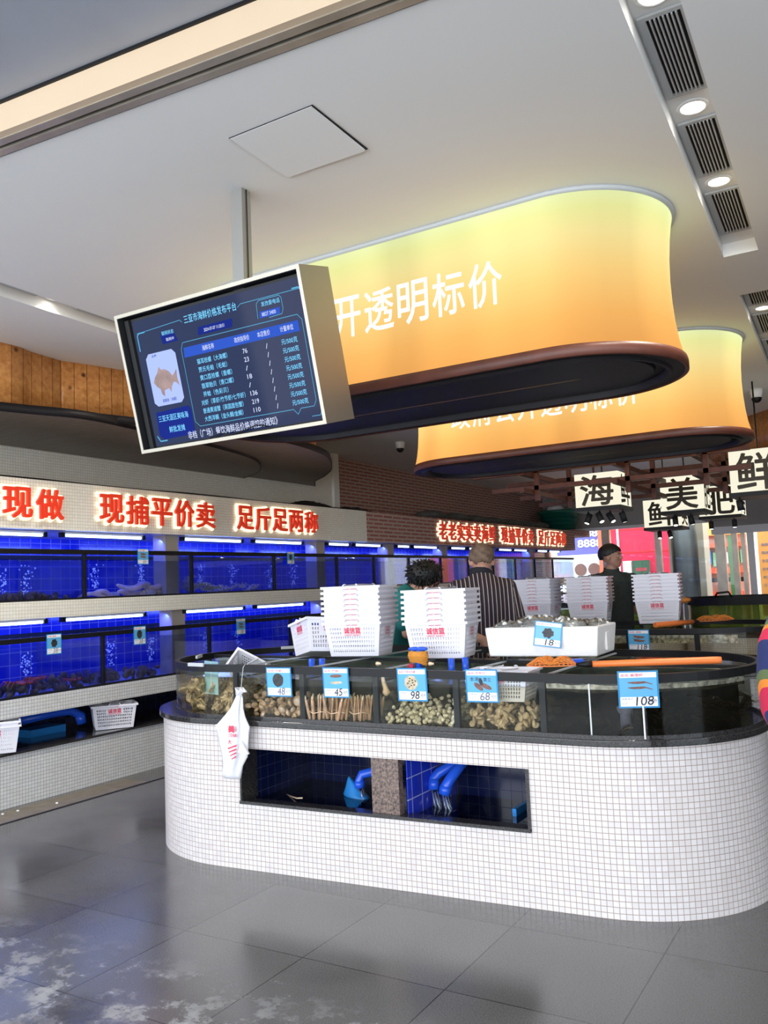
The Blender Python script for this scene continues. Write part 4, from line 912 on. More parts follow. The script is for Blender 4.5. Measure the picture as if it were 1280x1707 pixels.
# price cards
def card(c, wdt, ht, price, lab, pic, Rm=None, unit='元/斤', head='品名 海鲜', ink='ink', grp='blue hanging price cards'):
    t = thing('price_card', lab, 'price card', c, grp)
    c = Vector(c); R = Rm or Matrix.Identity(3); U = R @ Vector((1,0,0)); V = R @ Vector((0,0,1)); Wn = R @ Vector((0,-1,0))
    def pl(x0, x1, y0, y1, d, name, mat, th=.001):
        m = MB(); m.box(c + U*((x0+x1)/2*wdt) + V*((y0+y1)/2*ht) + Wn*(d), ((x1-x0)*wdt, th, (y1-y0)*ht), R); m.build(name, M[mat], t)
    def P(x, y, d=.0026): return c + U*(x*wdt) + V*(y*ht) + Wn*d
    pl(-.5,.5,-.5,.5,0,'card_board','card_blue',.003); pl(-.455,.455,-.22,.32,.0018,'picture_field','card_sky'); pl(-.455,.455,.32,.46,.0018,'title_strip','card_white'); pl(-.455,.455,-.455,-.20,.0020,'price_strip','card_white')
    text_mb(head, .55*wdt, .075*ht, P(-.42,.35), U, V, 0, .01).build('title_text', M['red_print'], t)
    text_mb('销售单价', .28*wdt, .05*ht, P(-.42,-.28), U, V).build('small_text', M['ink_grey'], t); text_mb('元/斤', .15*wdt, .05*ht, P(-.42,-.40), U, V).build('small_text', M['ink_grey'], t)
    if price:
        text_mb(price, .13*wdt*len(price)+.04*wdt, .24*ht, P(-.08,-.44,.0032), U + V*.05, V + U*.12, 0, .004).build('handwritten_price', M[ink], t)
        text_mb(unit[0]+unit[-1], .17*wdt, .10*ht, P(.27,-.36,.0032), U, V, 0, .004).build('handwritten_unit', M[ink], t)
    m = MB()
    def blob(x, y, rx, ry, n=20, a0=0, f=None):
        ca, sa = math.cos(a0), math.sin(a0)
        m.poly([P(x + (rx*math.cos(2*PI*i/n)*ca - ry*math.sin(2*PI*i/n)*sa)*(f(i) if f else 1), y + (rx*math.cos(2*PI*i/n)*sa + ry*math.sin(2*PI*i/n)*ca)*(f(i) if f else 1), .0028) for i in range(n)])
    if pic == 'clam': blob(-.02,.06,.22,.24,24,.4,lambda i: 1 if i % 24 < 17 else .9); m.build('shell_picture', M['pic_dark'], t)
    elif pic == 'razor': blob(.02,.22,.23,.055,20,.04); m.build('shell_picture', M['pic_brown'], t); m = MB(); blob(.02,.0,.24,.045,20,.03); m.build('shell_picture', M['pic_cream'], t)
    elif pic == 'snail':
        blob(-.03,.06,.22,.22,24,0,lambda i: 1+.05*math.sin(i*2)); m.build('shell_picture', M['pic_cream'], t); m = MB()
        for q in range(9): blob(-.03+.15*math.cos(q*2.4)*(.4+.08*q), .06+.15*math.sin(q*2.4)*(.4+.08*q), .03, .022, 8)
        m.v = [tuple(Vector(v)+Wn*.0004) for v in m.v]; m.build('picture_spots', M['pic_dark'], t)
    elif pic == 'mussel': blob(-.1,-.02,.17,.075,20,-.7); blob(.13,-.01,.19,.07,20,-.45); m.build('shell_picture', M['pic_brown'], t); text_mb('本港', .28*wdt, .13*ht, P(-.36,.14,.0032), U, V).build('handwritten_word', M['ink'], t); text_mb('黄立', .24*wdt, .13*ht, P(.06,.13,.0032), U, V).build('handwritten_word', M['ink'], t); m = MB(); blob(-.02,.13,.06,.12,12,.2); m.v = [tuple(Vector(v)+Wn*.0003) for v in m.v]; m.build('shell_picture', M['pic_dark'], t)
    elif pic == 'shrimp':
        for q, yy in ((0,.17),(1,.03)):
            m.poly([P(x, yy+y-.0*q) for x, y in ((-.28,.02),(-.2,.035),(0,.045),(.15,.05),(.34,-.02),(.36,-.05),(.2,0),(.05,-.02),(-.1,-.02),(-.22,0))])
        m.build('shrimp_picture', M['pic_brown'], t)
    elif pic == 'fish':
        for q, yy in ((0,.15),(1,-.02)): m.poly([P(x, yy+y) for x, y in ((-.28,.1),(0,.06),(.3,.02),(.22,-.05),(0,-.07),(-.2,-.02),(-.3,-.06),(-.2,.02))])
        m.build('fish_picture', M['pic_brown'], t)
    elif pic == 'oyster': blob(.0,.05,.2,.2,18,0,lambda i: 1+.15*math.sin(i*2.3)); m.build('shell_picture', M['pic_dark'], t)
    return t
M['pic_dark'] = pm('printed_dark_shell', (.03,.03,.035), .5, var=.7, vscale=60); M['pic_brown'] = pm('printed_brown_shell', (.20,.09,.07), .5, var=.4, vscale=60); M['pic_cream'] = pm('printed_cream_shell', (.62,.50,.33), .5, var=.3, vscale=60)
tl = Euler((math.radians(4), 0, math.radians(4))).to_matrix()
def fcard(xa, xb, za, zb, *a, **k):
    x = (xa+xb)/2; return card((x, fy(x)+.013-.006, (za+zb)/2), xb-xa, za-zb, *a, Rm=Euler((math.radians(3),0,.07)).to_matrix(), **k)
fcard(-2.796,-2.645,1.022,.875,'48','blue price card reading 48 with a dark clam picture','clam', head='品名 文蛤', ink='ink_grey')
fcard(-2.461,-2.315,1.023,.876,'45','blue price card reading 45 with two long shells pictured','razor', head='品名 竹蛏')
fcard(-2.054,-1.901,1.022,.868,'98','blue price card reading 98 with a spotted shell picture','snail', head='品名 方斑东风螺')
fcard(-1.709,-1.556,1.018,.870,'68','blue price card reading 68 with two mussels pictured and handwriting above','mussel', head='品名 花甲贝', ink='ink_grey')
x = -.953; card((x,4.22-math.sqrt(.652**2-(x+1.2)**2)-.006,.937),.165,.153,'108','blue price card reading 108 with two shrimps pictured','shrimp', Rm=Euler((math.radians(2),0,.39)).to_matrix(), head='品名 基围虾')
# ------------------------------------------------------------------ things on the island counter
def back_card():
    t = thing('price_card', 'pale blue card seen from behind, stuck inside the rounded tank end', 'price card', (-3.30,3.62,.95))
    R = Euler((0,0,-.35)).to_matrix(); MB().box((-3.30,3.60,.945),(.155,.003,.18),R).build('card_back', M['card_pale'], t); MB().box((-3.30,3.598,.945),(.003,.003,.18),R).build('tape_line', M['card_white'], t)
M['card_pale'] = pm('card_back_pale_blue', (.36,.62,.70), .5)
back_card()
for x, y, a, lab in ((-3.70,3.93,1.05,'clear clip on the rim at the far left of the round end'),(-3.52,4.62,2.4,'clear clip on the back rim of the round end'),(-3.28,3.46,.15,'clear clip on the front rim near the plastic bag')):
    tag(MB().box((x,y,1.030),(.13,.012,.018),Euler((0,0,-a)).to_matrix()).build('rim_clip', M['grille']), lab, 'clip')
# baskets
def basket_parts(name, lab, grp):
    t = thing(name, lab, 'basket', (0,0,0), grp)
    bl, bw, tl_, tw, h, th = .285, .205, .335, .255, .186, .0032
    m = MB()
    def side(A, B, A2, B2, cols, rows, solid_rect):
        # A,B bottom corners; A2,B2 top corners; grid with slots cut out
        A, B, A2, B2 = map(Vector, (A, B, A2, B2))
        us = [0, .07]; cw = .86/cols
        for i in range(cols): us += [.07+cw*(i+.22), .07+cw*(i+.78)]
        us += [.93, 1]; vsn = [0, .10]; rh = .76/rows
        for i in range(rows): vsn += [.10+rh*(i+.18), .10+rh*(i+.82)]
        vsn += [.88, 1]; k = len(m.v)
        for v in vsn:
            for u in us: m.v.append(tuple((A*(1-u)+B*u)*(1-v)+(A2*(1-u)+B2*u)*v))
        n = len(us)
        for r in range(len(vsn)-1):
            for c in range(n-1):
                um, vm = (us[c]+us[c+1])/2, (vsn[r]+vsn[r+1])/2
                hole = c >= 2 and (c % 2 == 0) and c < n-3+1 and r >= 2 and r % 2 == 0 and r < len(vsn)-2
                if c in (0,1,n-2,n-3) or r in (0,1,len(vsn)-2,len(vsn)-3): hole = hole and not (c in (0,1,n-2) or r in (0,1,len(vsn)-2))
                if solid_rect and solid_rect[0] < um < solid_rect[1] and solid_rect[2] < vm < solid_rect[3]: hole = False
                if not hole: m.face((k+r*n+c, k+r*n+c+1, k+(r+1)*n+c+1, k+(r+1)*n+c))
    b = [(-bl/2,-bw/2,0),(bl/2,-bw/2,0),(bl/2,bw/2,0),(-bl/2,bw/2,0)]; tp = [(-tl_/2,-tw/2,h),(tl_/2,-tw/2,h),(tl_/2,tw/2,h),(-tl_/2,tw/2,h)]
    side(b[0],b[1],tp[0],tp[1],19,6,(.30,.70,.60,.92)); side(b[1],b[2],tp[1],tp[2],13,6,(.25,.75,.50,.92)); side(b[2],b[3],tp[2],tp[3],19,6,(.30,.70,.60,.92)); side(b[3],b[0],tp[3],tp[0],13,6,(.25,.75,.50,.92))
    k = m.add(b); m.face((k+3,k+2,k+1,k))
    m.build('basket_body', M['basket'], t, mod=solid(th, 0))
    r = MB()
    def rect(hx, hy, z): return [(-hx,-hy,z),(hx,-hy,z),(hx,hy,z),(-hx,hy,z)]
    r.loft([rect(tl_/2-.001,tw/2-.001,h-.002),rect(tl_/2+.009,tw/2+.009,h-.002),rect(tl_/2+.010,tw/2+.010,h-.012),rect(tl_/2+.012,tw/2+.012,h-.012),rect(tl_/2+.012,tw/2+.012,h+.002),rect(tl_/2-.001,tw/2-.001,h+.002),rect(tl_/2-.001,tw/2-.001,h-.002)], 0, False, False)
    r.build('rim', M['basket'], t)
    for s in (-1, 1):
        x0 = .035
        P = [(-x0-.01,s*(tw/2+.006),h+.004),(-x0,s*(tw/2+.004),h+.012),(-x0+.004,s*(tw/2-.004),h+.010),(-.09,s*.012,h+.006),(.09,s*.012,h+.006),(x0-.004,s*(tw/2-.004),h+.010),(x0,s*(tw/2+.004),h+.012),(x0+.01,s*(tw/2+.006),h+.004)]
        MB().tube(P, .004, 6).build('handle', M['basket'], t)
    # red print on the front and on the side
    n1 = Vector((0,-h,-(tw-bw)/2)).normalized(); V = (Vector((0,-(tw-bw)/2,h))).normalized()
    def fp(u, v, d=.0022): return Vector((u, -bw/2-(tw-bw)/2*v/h, v)) + Vector((0,-1,0))*d
    lg = text_mb('诚信篮', .100, .034, fp(-.05,.124,.0030), (1,0,0), V, 0, .03); text_mb('CREDIT BASKET', .10, .009, fp(-.05,.111,.0030), (1,0,0), V, 0, .01, mb=lg); text_mb('CREDIT BASKET', .07, .006, fp(-.035,.168,.0026), (1,0,0), V, 0, .02, mb=lg)
    lg.build('front_print', M['red_print'], t)
    V2 = (Vector(((tl_-bl)/2,0,h))).normalized()
    def sp(y, v, d=.0026): return Vector((bl/2+(tl_-bl)/2*v/h+d, y, v))
    lg = text_mb('12345', .06, .014, sp(-.03,.128), (0,1,0), V2, 0, .02); text_mb('投诉热线', .06, .010, sp(-.03,.146), (0,1,0), V2, 0, .01, mb=lg); text_mb('诚信经营', .06, .010, sp(-.03,.112), (0,1,0), V2, 0, .01, mb=lg)
    lg.build('side_print', M['red_print'], t)
    lg = text_mb('12345', .06, .014, Vector((-bl/2-(tl_-bl)/2*.128/h-.0026, .03, .128)), (0,-1,0), Vector((-(tl_-bl)/2,0,h)), 0, .02); lg.build('side_print', M['red_print'], t)
    return t
proto = basket_parts('shopping_basket', 'x', 'x'); index_children(proto)
first = [True]
def basket(loc, rot, lab, grp=None):
    o = proto if first[0] else copy_tree(proto); first[0] = False
    o.location = loc; o.rotation_euler = rot; tag(o, lab, 'basket', grp)
    if grp is None and 'group' in o: del o['group']
    return o
def stack(x, y, z, yaw, n, where, pitch=.0285):
    for i in range(n):
        w_ = 'bottom' if i == 0 else ('topmost' if i == n-1 else '%s from the bottom' % ORD[i])
        basket((x+random.uniform(-.002,.002), y, z+i*pitch), (0,0,yaw+random.uniform(-.015,.015)), 'white plastic basket, %s of the stack %s' % (w_, where), 'stacked baskets '+where)
Z1 = 1.036
stack(-2.63, 4.11, Z1-.004, .16, 8, 'beside the tilted basket')
stack(-2.11, 4.11, Z1-.012, .16, 7, 'before the striped shirt')
stack(-1.635, 6.98, 1.036, .13, 8, 'farthest right')
stack(-2.235, 7.12, 1.036, .10, 8, 'beside the dark polo')
stack(-2.70, 7.12, 1.036, -.05, 8, 'right of the striped shirt')
basket((-2.905, 4.09, 1.037), (math.radians(-4),math.radians(-9),-.62), 'single white basket leaning left beside the tallest basket stack')
basket((-5.50,4.84,.378), (0,0,.95), 'single white basket standing on the dark ledge of the tank wall')
basket((-5.48,3.76,.378), (0,0,.95), 'white basket cut by the photo edge on the tank wall ledge')
basket((-5.48,3.755,.406), (0,0,.95), 'white basket nested in the one at the photo edge')
basket((-3.50,4.16,.79), (math.radians(50),math.radians(28),.4), 'white basket half sunk and tilted in the rounded tank end')
basket((-1.60,3.70,.868), (0,0,.07), 'white basket floating in the water behind the 68 price card').scale = (.9,.85,.72)
# foam box with bagged shellfish
fb = thing('foam_box', 'white foam box full of bagged shellfish on the island counter', 'foam box', (-1.57,4.3,1.03))
FX0, FX1, FY0, FY1, FZ0, FZ1 = -.295, .295, -.19, .19, 0, .148
FT = Matrix.Translation((-1.565,4.29,1.024)) @ Matrix.Rotation(.05, 4, 'Z')
m = MB(); 
def rr(hx, hy, z): return [(-hx,-hy,z),(hx,-hy,z),(hx,hy,z),(-hx,hy,z)]
m.loft([rr(.28,.18,0),rr(.295,.195,.148),rr(.268,.168,.148),rr(.262,.162,.03)], 0, True, False); m.xform(FT); m.build('box_body', M['foam'], fb, mod=bevel(.008,2))
m = MB().bb(.285,.296,-.03,.03,.02,.11); m.xform(FT); m.build('hand_grip', M['foam'], fb)
M['net_clear'] = glass('clear_net_bag', (.85,.85,.82), 1.0, .30, (.80,.80,.77), rough=.12, ior=2.2)
M['mussel'] = pm('dark_banded_shell', (.10,.075,.055), .35, var=.8, vscale=50)
M['grey_shell'] = pm('silver_grey_shell', (.78,.76,.72), .25, var=.3, vscale=70)
bagpos = [(-.20,-.08,.145,.10),(-.04,-.04,.165,.11),(.12,-.07,.150,.11),(.20,.07,.145,.09),(-.12,.08,.160,.11),(.03,.09,.155,.10)]
bl_ = ['nearest the left corner','in the middle of the box front','at the right of the box front','at the right rear corner','at the left rear','in the middle of the box rear']
for i, (x, y, z, r) in enumerate(bagpos):
    s = MB(); s.ell((0,0,0),(r,r*.85,r*.42),Euler((0,0,i)).to_matrix(),22,14,0,lambda p: p*(1+.07*math.sin(11*p.x+i)+.06*math.sin(13*p.y+2*i)+.04*math.sin(23*p.z)))
    s.xform(FT @ Matrix.Translation((x,y,z-.012))); tag(s.build('net_bag', M['net_clear']), 'clear knotted bag of shellfish %s' % bl_[i], 'bag', 'bags of shellfish in the foam box')
spots = []; 
for i in range(150):
    x, y, z, r = bagpos[i % 6]; a = random.random()*6.28; q = random.random()**.5*.9; p = FT @ Vector((x+r*q*math.cos(a), y+r*.8*q*math.sin(a), z-.005+r*.36*math.sqrt(max(0,1-q*q))*random.uniform(.2,1)))
    spots.append((tuple(p), (random.random()*6,random.random()*6,random.random()*6), random.uniform(.6,1)))
heap(shellmesh('grey_shellfish', None, clamfn, (.02,.016,.011), 10, 7), 'grey_shellfish', M['grey_shell'], 'small silvery shellfish bagged in the foam box', 'shellfish', 'silvery shellfish in the foam box', spots[:105])
heap(shellmesh('banded_shellfish', None, clamfn, (.024,.016,.012), 10, 7), 'banded_shellfish', M['mussel'], 'dark banded shellfish bagged in the foam box', 'shellfish', 'dark shellfish in the foam box', spots[105:])
fc = FT @ Vector((.045,-.20,.112)); card(tuple(fc), .142, .125, '18', 'blue price card reading 18 stuck to the foam box front', 'oyster', Rm=Euler((-.08,.12,.05)).to_matrix(), unit='元/个', head='品名 元贝')
# valve with orange net bag
t = thing('water_valve', 'blue valve handle wrapped with an orange cord bundle before a basket stack', 'valve', (-2.13,3.86,1.0))
MB().tube([(-2.13,3.87,.95),(-2.13,3.87,1.07)], .018, 12).build('valve_pipe', M['blue_pipe'], t)
s = MB(); s.ell((-2.155,3.87,1.082),(.035,.018,.011),None,14,8); s.ell((-2.110,3.87,1.082),(.035,.018,.011),None,14,8); s.build('valve_handle', M['blue_pipe'], t)
M['cord'] = pm('orange_cord', (.72,.30,.04), .6)
o_ = thing('cord_bundle', 'orange cord bundle tied under the blue valve handle', 'cord', (-2.13,3.86,1.05))
for i in range(9):
    z = 1.066-.006*i; a = .055-.002*abs(i-3); MB().tube([(-2.133+a*math.cos(2*PI*q/20), 3.868+a*.55*math.sin(2*PI*q/20), z-.018*max(0,math.cos(2*PI*q/20-.2))*(i/8)+.002*math.sin(q*3+i)) for q in range(21)], .0042, 6, 0, False).build('cord_loop', M['cord'], o_)
tag(MB().ell((-2.175,3.86,.995),(.022,.016,.014)).build('crimson_bung', M['red_print']), 'small crimson bung beside the blue valve pipe', 'bung')
for x, y, lab in ((-1.985,3.95,'blue pipe stub under the basket stack before the striped shirt'),(-1.93,4.0,'second blue pipe stub right of the first'),(-2.80,3.86,'blue pipe stub standing under the tilted basket'),(-2.745,3.88,'thinner blue pipe stub beside the tilted basket')):
    tag(MB().tube([(x,y,.93),(x,y,1.028)], .017, 12).build('pipe_stub', M['blue_pipe']), lab, 'pipe')
for x, y, lab in ((-2.235,3.64,'scrap of pale pink shell on the rim beside the orange cord'),(-1.95,3.66,'scrap of pale pink shell on the rim by the blue stubs')):
    tag(MB().ell((x,y,1.028),(.015,.010,.009),None,8,6,0,lambda p: p*(1+.3*math.sin(9*p.x))).build('shell_scrap', M['geoduck']), lab, 'shell')
# landing net with orange handle
def landing_net(A, B, Cc, lab, hr=.0155, nr=.07):
    A, B, Cc = map(Vector, (A, B, Cc)); t = thing('landing_net', lab, 'fishing net', tuple(B)); d = (A-B).normalized()
    MB().tube([A, A+(B-A)*.03, A+(B-A)*.5, B], [hr*.9,hr,hr,hr*.85], 16).build('orange_handle', M['orange'], t)
    MB().tube([B, B-d*.03, B-d*.07], [hr*1.0,hr*.9,hr*.4], 12).build('black_socket', M['black'], t)
    N0 = B-d*.07; ax = (Cc-N0); L = ax.length; ax.normalize(); sd = Vector((-ax.y,ax.x,0))
    loop = [N0+ax*(L*(.5-.5*math.cos(2*PI*i/30)))+sd*(nr*math.sin(2*PI*i/30)) for i in range(31)]
    MB().tube(loop, .0028, 6, 0, False).build('net_hoop', M['orange'], t)
    n = MB(); c = N0+ax*L*.5
    def bag(i, q): p = loop[i]; z = .022*math.sin(min(1,q)*PI)*(1+.6*math.sin(i*.7)); return p*(1-q)+c*q+Vector((0,0,z+.004))
    for q in (.2,.4,.6,.8): n.tube([bag(i,q) for i in range(31)], .0011, 4, 0, False)
    for i in range(0, 30): n.tube([bag(i,q) for q in (0,.2,.4,.6,.8,.97)], .0011, 4, 0, False)
    for i in range(0, 30):
        n.tube([bag((i+k*1) % 30, .2*k) for k in range(5)], .0009, 4, 0, False); n.tube([bag((i-k*1) % 30, .2*k) for k in range(5)], .0009, 4, 0, False)
    n.build('net_mesh', M['orange_net'], t)
landing_net((-.66,3.86,1.037), (-1.17,3.70,1.030), (-1.46,3.67,1.026), 'landing net with a thick orange handle lying on the right rim of the island tank')
landing_net((-1.52,6.33,1.052), (-1.33,6.70,1.052), (-1.13,7.12,1.050), 'landing net with orange handle lying on the second island tank', .02, .10)
tag(MB().box((-1.27,3.80,1.034),(.055,.03,.018),Euler((0,0,.5)).to_matrix()).build('blue_clip', M['blue_pipe'], mod=bevel(.005)), 'blue plastic clip by the orange net on the island tank', 'clip')
# plastic bag hung on the rim
hb = thing('shopping_bag', 'knotted white plastic bag with red print hanging from the tank rim', 'plastic bag', (-2.93,3.42,1.03))
def bagring(cx, z, w, d, n=36, ph=0, fold=.22): 
    return [(cx+w*math.cos(2*PI*i/n)*(1+fold*math.sin(5*2*PI*i/n+ph)), 3.395+ d*math.sin(2*PI*i/n)*(1+fold*1.5*math.sin(7*2*PI*i/n+ph*1.3)), z) for i in range(n)]
m = MB(); m.loft([bagring(-2.925,.895,.010,.008,ph=0),bagring(-2.928,.870,.020,.014,ph=.3),bagring(-2.945,.82,.034,.018,ph=.5),bagring(-2.965,.775,.062,.020,ph=.9),bagring(-2.98,.728,.098,.022,ph=1.2),bagring(-2.975,.68,.088,.026,ph=1.7),bagring(-2.968,.63,.080,.028,ph=2.2),bagring(-2.962,.58,.072,.03,ph=2.5),bagring(-2.975,.53,.058,.03,ph=2.9,fold=.15),bagring(-2.985,.49,.060,.032,ph=3.0,fold=.06),bagring(-2.985,.468,.056,.028,ph=3.0,fold=.04)], 0, True, True)
m.build('bag_body', M['bag_white'], hb)
m = MB(); m.loft([bagring(-2.90,.902,.024,.014,n=16,ph=1,fold=.2),bagring(-2.925,.925,.022,.014,n=16,ph=2,fold=.25),bagring(-2.918,.905,.026,.016,n=16,ph=3,fold=.2),bagring(-2.93,.885,.016,.012,n=16,ph=3,fold=.2)], 0, True, True); m.build('bag_knot', M['bag_white'], hb)
m = MB(); m.loft([[(-3.01,3.385,.74),(-3.075,3.375,.735),(-3.06,3.375,.70)],[(-3.0,3.40,.73),(-3.065,3.39,.72),(-3.05,3.39,.69)]],0,True,False); m.loft([[(-2.90,3.37,.66),(-2.845,3.36,.60),(-2.915,3.36,.605)],[(-2.90,3.385,.66),(-2.85,3.375,.60),(-2.915,3.375,.605)]],0,True,False); m.build('bag_corner', M['bag_white'], hb)
MB().tube([(-2.918,3.40,.905),(-2.915,3.405,.96),(-2.912,3.415,1.025),(-2.912,3.43,1.038)], .002, 6).build('hanging_wire', M['grille'], hb)
pr_ = text_mb('美', .035, .030, (-2.968,3.3555,.705), (1,0,0), (0,0,1), 0, .10); text_mb('三亚海鲜', .055, .018, (-2.972,3.355,.68), (1,0,0), (0,0,1), 0, .02, mb=pr_); text_mb('大', .022, .022, (-2.972,3.353,.645), (1,0,0), (0,0,1), 0, .03, mb=pr_)
for q in range(4): pr_.poly([(-2.975+.008*q,3.3535,.625-.017*q),(-2.915-.002*q,3.3535,.645-.018*q),(-2.917-.002*q,3.3535,.637-.018*q),(-2.975+.008*q,3.3535,.618-.017*q)])
pr_.build('red_print', M['red_print'], hb)
# ------------------------------------------------------------------ shelf-wall price cards
RW = Euler((0,0,PI/2)).to_matrix()
def wcard(px_y, z, lab, pic, w_=.13, h_=.15): card((-5.345, px_y, lwz(z,px_y)), w_, h_, '38', lab, pic, Rm=RW, head='品名 海鲜', ink='ink_grey', grp='blue price cards on the tank wall')
wcard(4.16,1.09,'blue price card over the red crab tank','oyster'); wcard(4.99,1.095,'blue price card on the second lower shelf tank','clam'); wcard(6.25,1.09,'blue price card on the third lower shelf tank','fish')
wcard(5.04,1.74,'blue price card over the pale long-necked clams','fish',.12,.13); wcard(7.06,1.74,'blue price card on the fourth upper shelf tank','clam',.12,.13)
pipe([(-5.85,4.20,.50),(-5.82,4.50,.52),(-5.80,4.66,.52),(-5.78,4.74,.48),(-5.78,4.76,.41)], .035, 'blue curved drain pipe in the dark recess under the shelf tanks')
tag(lw(MB().bb(-6.0,-5.8,4.3,4.62,.362,.42)).build('blue_crate', M['blue_bag']), 'blue crate in the dark recess beside the curved pipe', 'crate')
M['tool_red'] = pm('red_tool', (.5,.03,.03), .4)
for y, lab in ((5.85,'small red valve knob above the third lower shelf tank'),(6.06,'second small red valve knob beside the pillar')): tag(MB().ell((-5.9,y,1.21),(.03,.03,.035)).build('valve_knob', M['tool_red']), lab, 'valve')
# ------------------------------------------------------------------ second and third islands
def island(c1, c2, cy, r, zt, rimh, posts, lab, lab2, wmat, zst=.74):
    b = densify(capsule((c1,cy), r, (c2,cy), r), .08); t = thing('island_counter', lab, 'counter', ((c1+c2)/2,cy,0))
    MB().strip(b, [0,zst-.04], closed=True).build('mosaic_base', M['tile_white'], t)
    MB().prism(densify(capsule((c1,cy), r+.02, (c2,cy), r+.02), .08), zst-.04, zst, 0, True).build('stone_ledge', M['granite'], t)
    q = thing('island_tank', lab2, 'fish tank', ((c1+c2)/2,cy,zst)); g = densify(capsule((c1,cy), r-.04, (c2,cy), r-.04), .08)
    MB().strip(g, [zst, zt], closed=True).build('tank_glass', M['glass'], q)
    def off(d): return [( (lambda cx: cx+(x-cx)*(r-.04-d)/(r-.04))(min(max(x,c1),c2)), cy+(y-cy)*(r-.04-d)/(r-.04)) for x, y in g]
    A, B = off(-.006), off(.02)
    for z0, z1, nm in ((zt-rimh,zt,'top_rim'),(zst,zst+.015,'bottom_bead')):
        MB().loft([[(x,y,z0) for x, y in B],[(x,y,z0) for x, y in A],[(x,y,z1) for x, y in A],[(x,y,z1) for x, y in B],[(x,y,z0) for x, y in B]],0,False,False).build(nm, M['black'], q)
    for x in posts:
        yy = cy-math.sqrt(max(0,(r-.06)**2-(max(0,c1-x,x-c2))**2)); MB().bb(x-.016,x+.016,yy-.006,yy+.02,zst,zt-.02).build('black_post', M['black'], q)
    wv = off(.03); m = MB(); m.prism(wv, zst+.01, zt-.065, 0, True); tag(m.build('tank_water', wmat), 'water filling the ' + lab2.replace('glass fish tank ','tank '), 'water', None, 'stuff')
    return q
wgreen = [M['water_green']]
island(-3.05, -1.25, 6.78, .64, 1.032, .036, (-2.2,-1.68,-1.21), 'second white mosaic island counter behind the foam box', 'long glass fish tank on the second island counter', M['water_clear'])
card((-1.60,6.165,.955),.15,.15,'118','blue price card with brown fish pictured on the second island tank','fish',Rm=Euler((0,0,.02)).to_matrix())
fs = MB().bb(-2.0,-.95,6.22,6.24,.93,.985); tag(fs.build('surface_scum', M['foamscum']), 'band of foam on the water of the second island tank', 'scum', None, 'stuff')
island(-3.9, -2.8, 10.7, .62, 1.10, .035, (-2.6,-2.3), 'third white mosaic island counter beyond the man in the dark polo', 'glass fish tank on the third island counter', M['water_green'])
island(-1.55, -1.1, 10.6, .62, 1.14, .085, (), 'farthest white mosaic island counter at the right', 'round black-rimmed tank of greenish water at the right', M['water_green'])
tag(MB().tube([(-1.75,10.1,1.14),(-1.72,10.1,1.19),(-1.6,10.1,1.2),(-1.57,10.1,1.14)], .012, 8).build('hose_loop', M['black']), 'black hose loop on the round greenish tank', 'hose')
tag(MB().ell((-2.12,10.2,1.12),(.10,.06,.035)).build('orange_net_bundle', M['orange_net']), 'orange net bundle at the right of the farthest basket stack', 'fishing net')
# ------------------------------------------------------------------ hanging lattice and character lanterns
lt = thing('timber_lattice', 'dark red timber lattice hanging below the ceiling around the character lanterns', 'lattice', (-2.2,9.0,2.5))
def beam(a, b, s=.045):
    a, b = Vector(a), Vector(b); d = b-a; R = d.to_track_quat('Y','Z').to_matrix(); MB().box((a+b)/2, (s,d.length,s), R).build('timber_beam', M['slat'], lt)
for y, zz, x0, x1 in ((8.0,2.50,-3.66,-1.0),(8.0,2.33,-3.45,-1.0),(9.0,2.50,-3.7,-1.0),(9.0,2.34,-3.55,-1.0),(10.0,2.50,-3.9,-1.2),(10.0,2.34,-3.7,-1.2)): beam((x0,y,zz),(x1,y,zz))
for x, zz in ((-3.02,2.455),(-3.02,2.285),(-2.12,2.455),(-2.12,2.285),(-1.42,2.455),(-1.42,2.285)): beam((x,7.7,zz),(x,10.3,zz))
for x in (-3.02,-2.12,-1.42):
    for y in (8.0,9.0,10.0): beam((x+.045,y,2.20),(x+.045,y,2.62))
for x, y in ((-3.0,8.0),(-2.1,8.0),(-1.4,9.0),(-3.0,10.0)): beam((x,y,2.62),(x,y,HC),.02)
M['lamp_cream'] = em('backlit_cream_paper', (.80,.76,.60), .95); M['char_dark'] = pm('dark_brown_character', (.05,.035,.02), .6)
def charbox(x0, y0, w_, h_, chs, lab, zb=2.085):
    t = thing('character_lantern', lab, 'lantern', (x0+w_/2,y0+w_/2,zb), 'cream box lanterns with dark characters')
    MB().bb(x0,x0+w_,y0,y0+w_,zb+.03,zb+h_).build('lit_box', M['lamp_cream'], t)
    f = MB().bb(x0-.01,x0+w_+.01,y0-.01,y0+w_+.01,zb-.005,zb+.035); f.build('base_plate', M['black'], t)
    text_mb(chs[0], w_*.74, h_*.80, (x0+w_*.13,y0-.003,zb+.03+h_*.05), (1,0,0), (0,0,1), 0, .018).build('character', M['char_dark'], t)
    text_mb(chs[1], w_*.74, h_*.80, (x0+w_+.003,y0+w_*.13,zb+.03+h_*.05), (0,1,0), (0,0,1), 0, .018).build('character', M['char_dark'], t)
    MB().tube([(x0+w_/2,y0+w_/2,zb+h_),(x0+w_/2,y0+w_/2,HC)], .008, 6).build('hanger_rod', M['black'], t)
charbox(-2.69,8.3,.44,.37,'海鲜','cream box lantern with the dark character 海')
charbox(-2.17,9.7,.45,.42,'美肥','cream box lantern with the dark character 美 behind the timber lattice')
charbox(-1.225,8.3,.45,.42,'鲜美','large cream box lantern with the dark character 鲜 at the right edge', 2.10)
charbox(-2.12,11.6,.5,.42,'肥海','cream box lantern with the dark character 肥, farther back', 2.12)
